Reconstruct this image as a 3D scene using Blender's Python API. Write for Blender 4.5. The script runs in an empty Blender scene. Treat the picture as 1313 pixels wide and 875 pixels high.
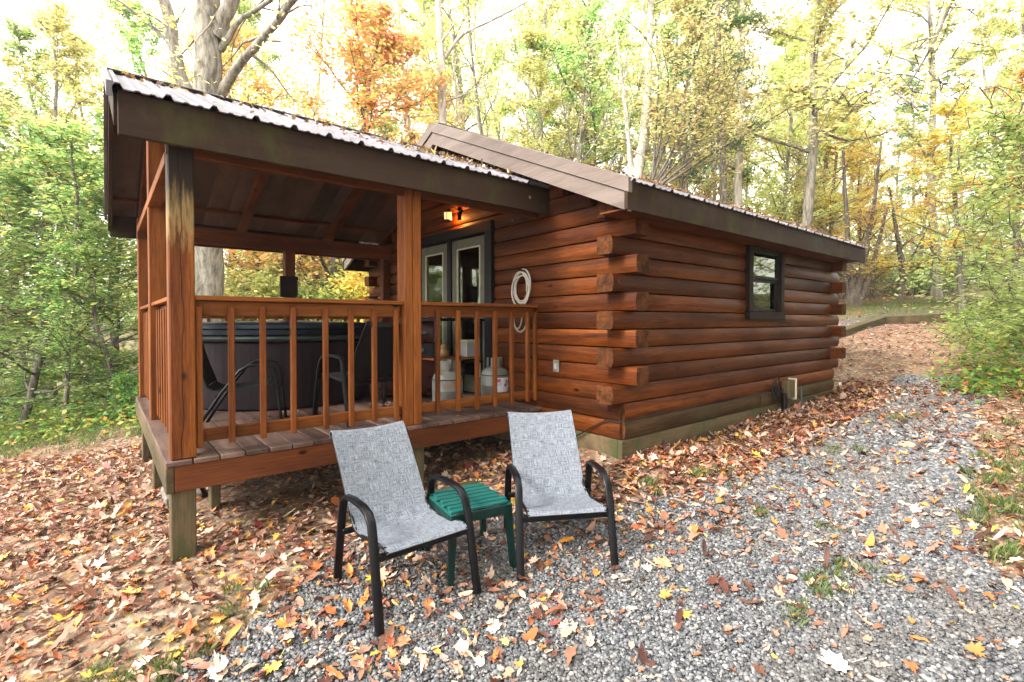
import bpy, bmesh, math, random
import numpy as np
from mathutils import Vector, Matrix, noise
HAZE = .0009
rnd = random.Random(7)
RS = np.random.RandomState(11)
PI = math.pi
S = bpy.context.scene
COL = S.collection

# ------------------------------------------------------------------ camera (solved from the photograph)
CF, CCY, YAW, PITCH, ROLL = 638.476, 422.671, 0.882638, 0.0158694, -0.000998
CP = np.array([-3.17604, -2.48837, 0.62908])
_F = np.array([math.cos(YAW), math.sin(YAW), 0]); _R = np.array([math.sin(YAW), -math.cos(YAW), 0]); _U = np.array([0, 0, 1.])
F2 = _F*math.cos(PITCH)-_U*math.sin(PITCH); U2 = _U*math.cos(PITCH)+_F*math.sin(PITCH)
R3 = _R*math.cos(ROLL)+U2*math.sin(ROLL); U3 = U2*math.cos(ROLL)-_R*math.sin(ROLL)
cam = bpy.data.cameras.new('camera'); co = bpy.data.objects.new('camera', cam); COL.objects.link(co)
M = Matrix([[R3[0], U3[0], -F2[0], CP[0]], [R3[1], U3[1], -F2[1], CP[1]], [R3[2], U3[2], -F2[2], CP[2]], [0, 0, 0, 1]])
co.matrix_world = M
cam.sensor_width = 36; cam.lens = CF/1313*36; cam.shift_y = -(437.5-CCY)/1313; cam.shift_x = 0
cam.clip_start = 0.05; cam.clip_end = 1500
S.camera = co

def ray(bx, dist, by=412.0):
    """world point seen along a bearing at a depth (metres in front of the tripod)"""
    return CP + dist*(F2 + R3*(bx-656.5)/CF - U3*(by-CCY)/CF)

# ------------------------------------------------------------------ ground heights
GP = [(-3.1,-2.5,-.88),(-2.2,-.1,-.8),(-1.2,-.5,-.79),(-2.85,1,-.735),(-2.87,2.5,-.75),(-2.9,4.2,-.88),(0,-.02,-.45),(-.5,.5,-.6),
 (0,-.5,-.60),(0,1.5,-.55),(0,4.6,-.6),(4.56,0,-.36),(2.3,0,-.41),(2.3,-.6,-.48),(4.5,-.6,-.34),(1.22,-.69,-.61),(-1.86,-.9,-.89),(-.7,-2.3,-.72),
 (.67,-2.2,-.59),(2.82,-2,-.35),(2.63,-1.46,-.41),(6,-1.64,-.06),(5.37,-.08,-.15),(7.66,.9,.26),(11.3,1.13,.56),(13,-.3,.59),(12.5,-1.2,.63),
 (22.7,2.2,1.44),(19.8,4.5,1.17),(22.5,-.3,1.25),(16.5,3.3,1.16),(-1.5,.9,-.72),(-1.5,2.2,-.72),(-1.5,4.6,-.5),(-.5,4.7,-.45),(-3.97,4.48,-.84),(-2.86,5.38,-.92),(-3.53,.56,-.93),  # ground just behind the deck is raised to shut light out from underneath
 (-4.6,1.5,-.95),(-4.4,2.8,-.88),(-4.63,10.3,-1.5),(-6.4,26,-2.8),(-2.3,22,-1.6),(-8,5,-1.3),(-14,12,-2.8),(-30,20,-4),(-30,60,-5),(0,9,-.6),(4.6,5,-.3),(5,12,.3),
 (4,25,1.0),(14,14,1.6),(12,40,2.5),(25,25,3.2),(40,10,3.0),(40,40,5.0),(70,0,4.5),(0,80,0),(60,60,8),(30,-10,2),(12,-8,1.0),(5,-6,.2),(0,-6,-.5),(-5,-6,-.9),(-8,-2,-1.1),(40,-20,3)]
GP = np.array(GP, float)
def _mq(r2): return np.sqrt(r2+.5)
_d2 = ((GP[:, None, :2]-GP[None, :, :2])**2).sum(-1)
_A = np.zeros((len(GP)+1,)*2); _A[:-1, :-1] = _mq(_d2)+np.eye(len(GP))*-.02; _A[-1, :-1] = 1; _A[:-1, -1] = 1
_W = np.linalg.solve(_A, np.concatenate([GP[:, 2], [0]]))
def G(x, y):
    x = np.asarray(x, float); y = np.asarray(y, float)
    sh = x.shape; x = x.ravel(); y = y.ravel()
    out = np.zeros(len(x))
    for i in range(0, len(x), 20000):
        d2 = (x[i:i+20000, None]-GP[None, :, 0])**2+(y[i:i+20000, None]-GP[None, :, 1])**2
        out[i:i+20000] = _mq(d2)@_W[:-1]+_W[-1]
    return out.reshape(sh)
def g1(x, y): return float(G(np.array([x]), np.array([y]))[0])

# ------------------------------------------------------------------ node helpers
def newmat(name):
    m = bpy.data.materials.new(name); m.use_nodes = True
    nt = m.node_tree; nt.nodes.clear()
    out = nt.nodes.new('ShaderNodeOutputMaterial'); b = nt.nodes.new('ShaderNodeBsdfPrincipled')
    nt.links.new(b.outputs[0], out.inputs[0])
    return m, nt, b, out
def N(nt, t, **kw):
    n = nt.nodes.new(t)
    for k, v in kw.items():
        if k.startswith('i_'):
            n.inputs[int(k[2:]) if k[2:].isdigit() else k[2:].replace('_', ' ')].default_value = v
        else: setattr(n, k, v)
    return n
def ramp(nt, fac, stops, interp='LINEAR'):
    r = nt.nodes.new('ShaderNodeValToRGB'); r.color_ramp.interpolation = interp
    e = r.color_ramp.elements
    while len(e) < len(stops): e.new(.5)
    for el, (p_, c) in zip(e, stops):
        el.position = p_; el.color = (*c, 1) if len(c) == 3 else c
    if fac is not None: nt.links.new(fac, r.inputs[0])
    return r
def mixc(nt, a, b, fac, mode='MIX'):
    n = nt.nodes.new('ShaderNodeMix'); n.data_type = 'RGBA'; n.blend_type = mode; n.clamp_factor = True
    for idx, v in ((0, fac), (6, a), (7, b)):
        if isinstance(v, (int, float)): n.inputs[idx].default_value = v
        elif isinstance(v, tuple): n.inputs[idx].default_value = (*v, 1) if len(v) == 3 else v
        else: nt.links.new(v, n.inputs[idx])
    return n.outputs[2]
def math_(nt, op, a, b=None):
    n = nt.nodes.new('ShaderNodeMath'); n.operation = op
    for i, v in enumerate((a, b)):
        if v is None: continue
        if isinstance(v, (int, float)): n.inputs[i].default_value = v
        else: nt.links.new(v, n.inputs[i])
    return n.outputs[0]
def mapping(nt, scale, coord='Object', loc_rand=True):
    tc = nt.nodes.new('ShaderNodeTexCoord'); mp = nt.nodes.new('ShaderNodeMapping'); mp.inputs['Scale'].default_value = scale
    if loc_rand:
        g = nt.nodes.new('ShaderNodeNewGeometry'); ad = nt.nodes.new('ShaderNodeVectorMath'); ad.operation = 'MULTIPLY_ADD'
        cb = nt.nodes.new('ShaderNodeCombineXYZ')
        for k in range(3): nt.links.new(g.outputs['Random Per Island'], cb.inputs[k])
        nt.links.new(cb.outputs[0], ad.inputs[0]); ad.inputs[1].default_value = (13, 17, 11); nt.links.new(tc.outputs[coord], ad.inputs[2])
        nt.links.new(ad.outputs[0], mp.inputs[0])
    else: nt.links.new(tc.outputs[coord], mp.inputs[0])
    return mp.outputs[0]
def noise_(nt, vec, scale, detail=4, rough=.55, dist=0):
    n = nt.nodes.new('ShaderNodeTexNoise'); n.inputs['Scale'].default_value = scale; n.inputs['Detail'].default_value = detail
    n.inputs['Roughness'].default_value = rough; n.inputs['Distortion'].default_value = dist
    nt.links.new(vec, n.inputs['Vector']); return n.outputs['Fac']
def bump(nt, b, h, strength=.3, dist=.01):
    n = nt.nodes.new('ShaderNodeBump'); n.inputs['Strength'].default_value = strength; n.inputs['Distance'].default_value = dist
    nt.links.new(h, n.inputs['Height']); nt.links.new(n.outputs[0], b.inputs['Normal']); return n

def wood(name, ax, dark, mid, light, rough=.5, moss=None, knots=True, mosslo=.56, coat=0., checks=0.45):
    m, nt, b, out = newmat(name)
    st = {'x': (.045, 1, 1), 'y': (1, .045, 1), 'z': (1, 1, .045)}[ax]
    v = mapping(nt, st)
    fine = noise_(nt, v, 110, 6, .75)
    broad = noise_(nt, v, 9, 3, .5, .6)
    st2 = {'x': (.3, 1, 1), 'y': (1, .3, 1), 'z': (1, 1, .3)}[ax]
    v2 = mapping(nt, st2)
    blot = noise_(nt, v2, 3.2, 5, .6)
    f = math_(nt, 'ADD', math_(nt, 'MULTIPLY', fine, .55), math_(nt, 'MULTIPLY', broad, .45))
    c = ramp(nt, f, [(.36, dark), (.48, mid), (.62, light)]).outputs[0]
    c = mixc(nt, c, tuple(x*.45 for x in dark), ramp(nt, blot, [(.5, (0, 0, 0)), (.78, (.75,)*3)]).outputs[0])
    g = nt.nodes.new('ShaderNodeNewGeometry')
    br = ramp(nt, g.outputs['Random Per Island'], [(0, (.62, .6, .56)), (.5, (.98, .96, .92)), (1, (1.3, 1.27, 1.15))]).outputs[0]
    c = mixc(nt, c, br, 1.0, 'MULTIPLY')
    if knots:
        kst = {'x': (.5, 1, 1), 'y': (1, .5, 1), 'z': (1, 1, .5)}[ax]
        vk = mapping(nt, kst)
        vo = nt.nodes.new('ShaderNodeTexVoronoi'); vo.inputs['Scale'].default_value = 5.2; nt.links.new(vk, vo.inputs['Vector'])
        k = ramp(nt, vo.outputs['Distance'], [(.045, (1, 1, 1)), (.10, (0, 0, 0))]).outputs[0]
        c = mixc(nt, c, tuple(x*.22 for x in dark), k)
    # long drying checks
    vc = mapping(nt, {'x': (.02, 1, 1), 'y': (1, .02, 1), 'z': (1, 1, .02)}[ax])
    ck = noise_(nt, vc, 26, 2, .5)
    ckm = ramp(nt, ck, [(.495, (0, 0, 0)), (.5, (1, 1, 1)), (.505, (0, 0, 0))]).outputs[0]
    ckf = math_(nt, 'MULTIPLY', ckm, math_(nt, 'MULTIPLY', ramp(nt, blot, [(.45, (0, 0, 0)), (.6, (1, 1, 1))]).outputs[0], checks*1.6))
    c = mixc(nt, c, (.012, .006, .004), ckf)
    if moss:
        vm = mapping(nt, (1, 1, .5), loc_rand=False)
        mn = noise_(nt, vm, 4.5, 6, .7)
        c = mixc(nt, c, moss, ramp(nt, mn, [(mosslo, (0, 0, 0)), (mosslo+.14, (.8,)*3)]).outputs[0])
    nt.links.new(c, b.inputs['Base Color'])
    nt.links.new(ramp(nt, blot, [(.3, (rough-.12,)*3), (.7, (rough+.15,)*3)]).outputs[0], b.inputs['Roughness'])
    b.inputs['Specular IOR Level'].default_value = .14; b.inputs['Coat Weight'].default_value = coat; b.inputs['Coat Roughness'].default_value = .35
    h = math_(nt, 'SUBTRACT', f, math_(nt, 'MULTIPLY', ckf, 1.2))
    bump(nt, b, h, .35, .006)
    return m
def plain(name, col, rough=.5, metal=0., var=.12, nscale=12, bmp=.1, spec=.22, col2=None):
    m, nt, b, out = newmat(name)
    v = mapping(nt, (1, 1, 1))
    n = noise_(nt, v, nscale, 5, .6)
    c2 = col2 or tuple(min(1, x*(1-var*2.2)) for x in col)
    c = ramp(nt, n, [(.35, c2), (.65, col)]).outputs[0]
    nt.links.new(c, b.inputs['Base Color']); b.inputs['Metallic'].default_value = metal
    nt.links.new(ramp(nt, n, [(.3, (max(.03, rough-.08),)*3), (.7, (min(1, rough+.1),)*3)]).outputs[0], b.inputs['Roughness'])
    b.inputs['Specular IOR Level'].default_value = spec
    if bmp: bump(nt, b, n, bmp, .004)
    return m

LD, LM, LL = (.015, .0032, .0007), (.070, .0165, .0026), (.155, .043, .006)
MAT = {}
for a in 'xyz':
    MAT['log'+a] = wood('stained_log_'+a, a, LD, LM, LL, rough=.5, coat=0., checks=.85)
    MAT['cedar'+a] = wood('cedar_'+a, a, (.062, .0155, .0035), (.135, .039, .0075), (.23, .077, .015), rough=.55)
    MAT['beam'+a] = wood('beam_'+a, a, (.045, .012, .005), (.09, .026, .008), (.14, .042, .012), rough=.6)
    MAT['brown'+a] = wood('brown_painted_'+a, a, (.022, .0115, .008), (.030, .0165, .011), (.038, .022, .014), rough=.7, moss=(.045, .042, .012), knots=False, mosslo=.50, checks=0)
    MAT['treated'+a] = wood('weathered_timber_'+a, a, (.045, .034, .022), (.085, .062, .036), (.13, .095, .055), rough=.8, moss=(.045, .055, .02), mosslo=.48)
MAT['logweathered'] = wood('weathered_log', 'x', (.03, .017, .008), (.070, .037, .015), (.12, .07, .03), rough=.6, moss=(.050, .044, .016), mosslo=.52)
MAT['deckboard'] = wood('deck_board', 'y', (.045, .027, .022), (.09, .055, .046), (.14, .095, .082), rough=.5, moss=(.03, .028, .012), knots=False, mosslo=.6)
MAT['fascia_deck'] = wood('deck_skirt', 'x', (.06, .017, .006), (.115, .034, .011), (.17, .056, .02), rough=.65, moss=(.05, .045, .018), mosslo=.6)
MAT['endgrain'] = None
def endgrain():
    m, nt, b, out = newmat('log_end_grain')
    v = mapping(nt, (1, 1, 1))
    n = noise_(nt, v, 42, 5, .7); n9 = noise_(nt, v, 11, 3, .6)
    c = ramp(nt, n9, [(.35, (.03, .0105, .0035)), (.65, (.105, .035, .010))]).outputs[0]
    c = mixc(nt, c, (.010, .005, .003), ramp(nt, n, [(.5, (0, 0, 0)), (.66, (.8,)*3)]).outputs[0])
    nt.links.new(c, b.inputs['Base Color']); b.inputs['Roughness'].default_value = .75; b.inputs['Specular IOR Level'].default_value = .1
    bump(nt, b, n, .7, .01); return m
MAT['endgrain'] = endgrain()
# corner post: cedar with a mildewed dark head (a stain of the wood itself)
def stained_post():
    m = MAT['cedarz'].copy(); m.name = 'cedar_post_weathered_head'; nt = m.node_tree
    b = [n for n in nt.nodes if n.type == 'BSDF_PRINCIPLED'][0]
    src = b.inputs['Base Color'].links[0].from_socket
    tc = nt.nodes.new('ShaderNodeTexCoord'); sp = nt.nodes.new('ShaderNodeSeparateXYZ'); nt.links.new(tc.outputs['Object'], sp.inputs[0])
    mp = nt.nodes.new('ShaderNodeMapping'); mp.inputs['Scale'].default_value = (1, 1, .12); nt.links.new(tc.outputs['Object'], mp.inputs[0])
    n = noise_(nt, mp.outputs[0], 60, 3)
    z = math_(nt, 'ADD', sp.outputs[2], math_(nt, 'MULTIPLY', math_(nt, 'SUBTRACT', n, .5), .5))
    pale = ramp(nt, z, [(0, (0, 0, 0)), (1, (0, 0, 0))]).outputs[0]
    r2 = ramp(nt, math_(nt, 'SUBTRACT', z, 1.0), [(.18, (0, 0, 0)), (.42, (1, 1, 1))]).outputs[0]
    pm = ramp(nt, math_(nt, 'SUBTRACT', z, 1.0), [(.06, (0, 0, 0)), (.24, (.8,)*3)]).outputs[0]
    c = mixc(nt, src, (.30, .21, .085), pm)
    c = mixc(nt, c, (.022, .015, .011), r2)
    mz = nt.nodes.new('ShaderNodeMapping'); mz.inputs['Scale'].default_value = (0, 0, 1); nt.links.new(tc.outputs['Object'], mz.inputs[0])
    nz = noise_(nt, mz.outputs[0], 2.2, 3)
    cr = math_(nt, 'ABSOLUTE', math_(nt, 'ADD', math_(nt, 'ADD', sp.outputs[0], 2.824), math_(nt, 'MULTIPLY', math_(nt, 'SUBTRACT', nz, .5), .09)))
    c = mixc(nt, c, (.008, .004, .003), ramp(nt, cr, [(.0012, (1, 1, 1)), (.0028, (0, 0, 0))]).outputs[0])
    nt.links.new(c, b.inputs['Base Color']); return m
MAT['posthead'] = stained_post()

MAT['trim'] = wood('mauve_brown_trim', 'y', (.10, .078, .070), (.135, .107, .096), (.165, .132, .12), rough=.5, moss=(.14, .135, .08), knots=False, mosslo=.6, checks=.1)
def roofmetal(name, c1, c2, rough):
    m, nt, b, out = newmat(name)
    v = mapping(nt, (1, .4, 1), loc_rand=False); n = noise_(nt, v, 6, 6, .65)
    nt.links.new(ramp(nt, n, [(.35, c2), (.6, c1)]).outputs[0], b.inputs['Base Color']); b.inputs['Metallic'].default_value = .25
    b.inputs['Roughness'].default_value = rough; bump(nt, b, n, .05, .003); return m
MAT['roof'] = roofmetal('ribbed_metal_roof', (.15, .138, .152), (.08, .07, .075), .6)
MAT['soffit'] = wood('porch_ceiling_sheet', 'y', (.07, .045, .034), (.09, .06, .046), (.11, .074, .058), rough=.55, knots=False, checks=0)
MAT['blackmetal'] = plain('black_painted_metal', (.0035, .0036, .005), .36, .0, .2, 20, .05)
MAT['plasticgreen'] = plain('green_plastic', (.008, .092, .080), .38, 0, .15, 30, .06)
MAT['legreen'] = plain('dark_green_plastic_legs', (.002, .022, .018), .45, 0, .2, 30, .04)
MAT['dark'] = plain('dark_frame', (.0055, .0048, .0045), .5, 0, .2, 15, .05)
MAT['brownframe'] = plain('dark_brown_window_frame', (.020, .0115, .008), .6, 0, .2, 15, .08, spec=.1)
MAT['olive'] = plain('olive_cream_door_frame', (.13, .13, .09), .5, 0, .15, 10, .05)
MAT['white'] = plain('white_plastic', (.28, .28, .27), .45, 0, .06, 10, .03)
MAT['cream'] = plain('cream_cover', (.55, .50, .36), .5, 0, .1, 10, .03)
MAT['hose'] = plain('white_hose', (.42, .39, .33), .4, 0, .1, 30, .05)
MAT['navy'] = plain('navy_vinyl', (.005, .010, .018), .33, 0, .3, 5, .2)
MAT['lipgrey'] = plain('grey_vinyl_lip', (.04, .055, .055), .4, 0, .2, 8, .1)
MAT['tubwall'] = wood('dark_tub_panel', 'z', (.007, .004, .0055), (.012, .007, .009), (.017, .011, .013), rough=.5, knots=False, checks=0)
MAT['redbrown'] = plain('dark_red_enamel', (.03, .005, .003), .3, 0, .2, 6, .03)
MAT['steel'] = plain('grey_steel', (.13, .15, .165), .35, .7, .15, 10, .04)
MAT['blueplastic'] = plain('blue_plastic', (.03, .1, .3), .4, 0, .15, 10, .02)
MAT['potgrey'] = plain('grey_green_pot', (.16, .2, .17), .6, 0, .2, 20, .1)
MAT['concrete'] = plain('concrete', (.2, .18, .15), .85, 0, .25, 18, .4)
MAT['blackrubber'] = plain('black_cable', (.012, .012, .012), .5, 0, .1, 10, 0)
def tankmat():
    m, nt, b, out = newmat('tank_paint_rusted')
    v = mapping(nt, (1, 1, 1), loc_rand=False); n = noise_(nt, v, 9, 6, .7); n2 = noise_(nt, v, 40, 4, .7)
    c = ramp(nt, n, [(.3, (.15, .155, .145)), (.7, (.11, .11, .09))]).outputs[0]
    c = mixc(nt, c, (.20, .075, .025), ramp(nt, math_(nt, 'MULTIPLY', n, math_(nt, 'ADD', n2, .5)), [(.58, (0, 0, 0)), (.68, (1, 1, 1))]).outputs[0])
    nt.links.new(c, b.inputs['Base Color']); b.inputs['Roughness'].default_value = .5; return m
MAT['tank'] = tankmat()
def sling(name, c1, c2):
    m, nt, b, out = newmat(name)
    tc = nt.nodes.new('ShaderNodeTexCoord')
    hs = []
    for sc in ((330, 16, 1), (16, 330, 1)):
        mp = nt.nodes.new('ShaderNodeMapping'); mp.inputs['Scale'].default_value = sc; nt.links.new(tc.outputs['UV'], mp.inputs[0])
        hs.append(noise_(nt, mp.outputs[0], 1, 4, .8))
    mpb = nt.nodes.new('ShaderNodeMapping'); mpb.inputs['Scale'].default_value = (2, 12, 1); nt.links.new(tc.outputs['UV'], mpb.inputs[0])
    d = noise_(nt, mpb.outputs[0], 1.5, 4, .6)
    s = math_(nt, 'ADD', hs[0], hs[1])
    f = math_(nt, 'SUBTRACT', s, .5)
    c = ramp(nt, f, [(.37, c2), (.49, tuple((a+b_)/2 for a, b_ in zip(c1, c2))), (.62, c1)]).outputs[0]
    c = mixc(nt, c, tuple(x*.6 for x in c2), ramp(nt, d, [(.55, (0, 0, 0)), (.8, (.25,)*3)]).outputs[0])
    nt.links.new(c, b.inputs['Base Color']); b.inputs['Roughness'].default_value = .75; b.inputs['Specular IOR Level'].default_value = .25
    bump(nt, b, s, .4, .002); return m
MAT['slinggrey'] = sling('grey_woven_sling', (.205, .222, .252), (.040, .047, .060))
MAT['slingdark'] = sling('dark_woven_sling', (.011, .0115, .0115), (.004, .004, .0045))
def glass(name, fac=.07):
    m, nt, b, out = newmat(name); nt.nodes.remove(b)
    gl = N(nt, 'ShaderNodeBsdfGlossy'); gl.inputs['Roughness'].default_value = .03; gl.inputs['Color'].default_value = (.75, .8, .62, 1)  # green gloss tint colours the reflection like foliage
    tr = N(nt, 'ShaderNodeBsdfTransparent'); tr.inputs['Color'].default_value = (.75, .78, .75, 1)
    fr = N(nt, 'ShaderNodeFresnel'); fr.inputs['IOR'].default_value = 1.6
    mx = N(nt, 'ShaderNodeMixShader'); nt.links.new(math_(nt, 'ADD', fr.outputs[0], fac), mx.inputs[0])
    nt.links.new(tr.outputs[0], mx.inputs[1]); nt.links.new(gl.outputs[0], mx.inputs[2]); nt.links.new(mx.outputs[0], out.inputs[0]); return m
MAT['glass'] = glass('window_glass')
def emis(name, c, s):
    m, nt, b, out = newmat(name); b.inputs['Base Color'].default_value = (*c, 1); b.inputs['Emission Color'].default_value = (*c, 1); b.inputs['Emission Strength'].default_value = s; return m
MAT['lampglass'] = emis('lit_lantern_glass', (1, .62, .25), .28)
MAT['bulb'] = emis('lit_bulb', (1, .85, .6), 12)
MAT['curtain'] = plain('pale_curtain', (.75, .7, .6), .8, 0, .1, 20, .1)

def leafmat(name, stops, trans=.68, objvar=.15, rough=.5):
    m, nt, b, out = newmat(name)
    g = nt.nodes.new('ShaderNodeNewGeometry')
    c = ramp(nt, g.outputs['Random Per Island'], stops).outputs[0]
    oi = nt.nodes.new('ShaderNodeObjectInfo')
    hsv = nt.nodes.new('ShaderNodeHueSaturation'); nt.links.new(c, hsv.inputs['Color'])
    nt.links.new(math_(nt, 'ADD', .5-.03, math_(nt, 'MULTIPLY', oi.outputs['Random'], .06)), hsv.inputs['Hue'])
    nt.links.new(math_(nt, 'ADD', 1-objvar, math_(nt, 'MULTIPLY', oi.outputs['Random'], objvar*2)), hsv.inputs['Value'])
    c = hsv.outputs[0]
    nt.links.new(c, b.inputs['Base Color']); b.inputs['Roughness'].default_value = rough; b.inputs['Specular IOR Level'].default_value = .3
    if trans:
        t = nt.nodes.new('ShaderNodeBsdfTranslucent'); nt.links.new(c, t.inputs['Color'])
        mx = nt.nodes.new('ShaderNodeMixShader'); mx.inputs[0].default_value = trans
        nt.links.new(b.outputs[0], mx.inputs[1]); nt.links.new(t.outputs[0], mx.inputs[2]); nt.links.new(mx.outputs[0], out.inputs[0])
    return m
MAT['lf_green'] = leafmat('green_leaves', [(0, (.12, .23, .06)), (.5, (.23, .37, .11)), (.85, (.40, .50, .16)), (1, (.7, .55, .12))])
MAT['lf_pale'] = leafmat('pale_green_leaves', [(0, (.26, .42, .12)), (.6, (.42, .58, .2)), (1, (.6, .66, .3))])
MAT['lf_yg'] = leafmat('yellow_green_leaves', [(0, (.30, .38, .11)), (.4, (.50, .55, .19)), (.8, (.66, .66, .27)), (1, (.72, .5, .18))])
MAT['lf_yel'] = leafmat('yellow_leaves', [(0, (.44, .50, .18)), (.6, (.64, .63, .28)), (1, (.76, .56, .2))])
MAT['lf_or'] = leafmat('orange_leaves', [(0, (.48, .54, .15)), (.35, (.74, .64, .18)), (.7, (.86, .50, .20)), (1, (.84, .36, .17))])
MAT['lf_rust'] = leafmat('rust_leaves', [(0, (.52, .54, .12)), (.5, (.68, .48, .13)), (1, (.64, .28, .10))])
MAT['lf_pine'] = leafmat('pine_needles', [(0, (.10, .18, .07)), (1, (.24, .30, .13))], .4)
LIT = [(0, (.035, .014, .010)), (.12, (.10, .038, .022)), (.3, (.22, .105, .058)), (.5, (.38, .225, .14)), (.72, (.58, .43, .31)), (.78, (.28, .075, .035)), (.86, (.46, .16, .04)), (.92, (.52, .27, .06)), (.95, (.58, .41, .06)), (.965, (.62, .52, .42)), (1, (.18, .03, .02))]
MAT['litter'] = leafmat('fallen_leaves_mixed', LIT, .12, 0., .6)

def bark(name, c1, c2, sc=14):
    m, nt, b, out = newmat(name)
    v = mapping(nt, (1, 1, .22), loc_rand=False)
    n = noise_(nt, v, sc, 6, .7); n2 = noise_(nt, mapping(nt, (1, 1, 1), loc_rand=False), 3, 4)
    c = ramp(nt, n, [(.38, c1), (.6, c2)]).outputs[0]
    c = mixc(nt, c, (.13, .15, .08), ramp(nt, n2, [(.55, (0, 0, 0)), (.75, (.5,)*3)]).outputs[0])
    nt.links.new(c, b.inputs['Base Color']); b.inputs['Roughness'].default_value = .9
    bump(nt, b, n, .9, .03); return m
MAT['bark'] = bark('grey_brown_bark', (.09, .078, .06), (.30, .27, .215))
MAT['barkdark'] = bark('dark_bark', (.05, .04, .032), (.17, .14, .115))
MAT['barkpale'] = bark('pale_bark', (.25, .22, .18), (.55, .50, .43), 8)

# ground material with painted-in ground types carried by an attribute (kind of surface, not light)
def groundmat():
    m, nt, b, out = newmat('forest_ground_and_gravel')
    v = mapping(nt, (1, 1, 1), loc_rand=False)
    at = N(nt, 'ShaderNodeAttribute', attribute_name='gravel'); at2 = N(nt, 'ShaderNodeAttribute', attribute_name='grass')
    n1 = noise_(nt, v, 3, 6, .6); n2 = noise_(nt, v, 26, 4, .7); n3 = noise_(nt, v, 1.2, 4, .6)
    soil = ramp(nt, n1, [(.3, (.055, .036, .024)), (.5, (.12, .085, .058)), (.7, (.22, .165, .115))]).outputs[0]
    vo = nt.nodes.new('ShaderNodeTexVoronoi'); vo.inputs['Scale'].default_value = 24; nt.links.new(v, vo.inputs['Vector'])
    sp = nt.nodes.new('ShaderNodeSeparateColor'); nt.links.new(vo.outputs['Color'], sp.inputs[0])
    lit = ramp(nt, sp.outputs[0], LIT).outputs[0]
    soil = mixc(nt, soil, lit, ramp(nt, n2, [(.45, (0, 0, 0)), (.55, (.55,)*3)]).outputs[0])
    vg = nt.nodes.new('ShaderNodeTexVoronoi'); vg.inputs['Scale'].default_value = 48; nt.links.new(v, vg.inputs['Vector'])
    sg = nt.nodes.new('ShaderNodeSeparateColor'); nt.links.new(vg.outputs['Color'], sg.inputs[0])
    grav = ramp(nt, sg.outputs[0], [(0, (.05, .05, .055)), (.4, (.10, .102, .11)), (.75, (.16, .16, .165)), (1, (.25, .245, .235))]).outputs[0]
    grav = mixc(nt, grav, (.03, .03, .03), ramp(nt, vg.outputs['Distance'], [(.5, (0, 0, 0)), (.75, (.9,)*3)]).outputs[0])
    c = mixc(nt, soil, grav, at.outputs['Fac'])
    vgr = noise_(nt, v, 60, 4, .7)
    gr = ramp(nt, vgr, [(.3, (.03, .05, .01)), (.6, (.08, .09, .02)), (.8, (.16, .12, .035))]).outputs[0]
    c = mixc(nt, c, gr, math_(nt, 'MULTIPLY', at2.outputs['Fac'], ramp(nt, n2, [(.3, (1, 1, 1)), (.75, (.3,)*3)]).outputs[0]))
    nt.links.new(c, b.inputs['Base Color']); b.inputs['Roughness'].default_value = .9; b.inputs['Specular IOR Level'].default_value = .2
    hh = math_(nt, 'ADD', math_(nt, 'MULTIPLY', math_(nt, 'SUBTRACT', 1, vg.outputs['Distance']), at.outputs['Fac']), n2)
    bump(nt, b, hh, .6, .02); return m
MAT['ground'] = groundmat()
def stonemat():
    m, nt, b, out = newmat('gravel_stone')
    g = nt.nodes.new('ShaderNodeNewGeometry')
    c = ramp(nt, g.outputs['Random Per Island'], [(0, (.026, .027, .03)), (.25, (.062, .065, .071)), (.55, (.11, .112, .117)), (.85, (.17, .17, .17)), (.96, (.30, .292, .275)), (1, (.20, .145, .10))]).outputs[0]
    v = mapping(nt, (1, 1, 1)); n = noise_(nt, v, 60, 3)
    nl = noise_(nt, mapping(nt, (1, 1, 1), loc_rand=False), 1.3, 5, .65)
    c = mixc(nt, c, (.085, .066, .048), ramp(nt, nl, [(.45, (0, 0, 0)), (.72, (.65,)*3)]).outputs[0])
    c = mixc(nt, c, (.04, .04, .045), ramp(nt, n, [(.5, (0, 0, 0)), (.8, (.6,)*3)]).outputs[0])
    nt.links.new(c, b.inputs['Base Color']); b.inputs['Roughness'].default_value = .7; return m
MAT['stone'] = stonemat()

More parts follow.
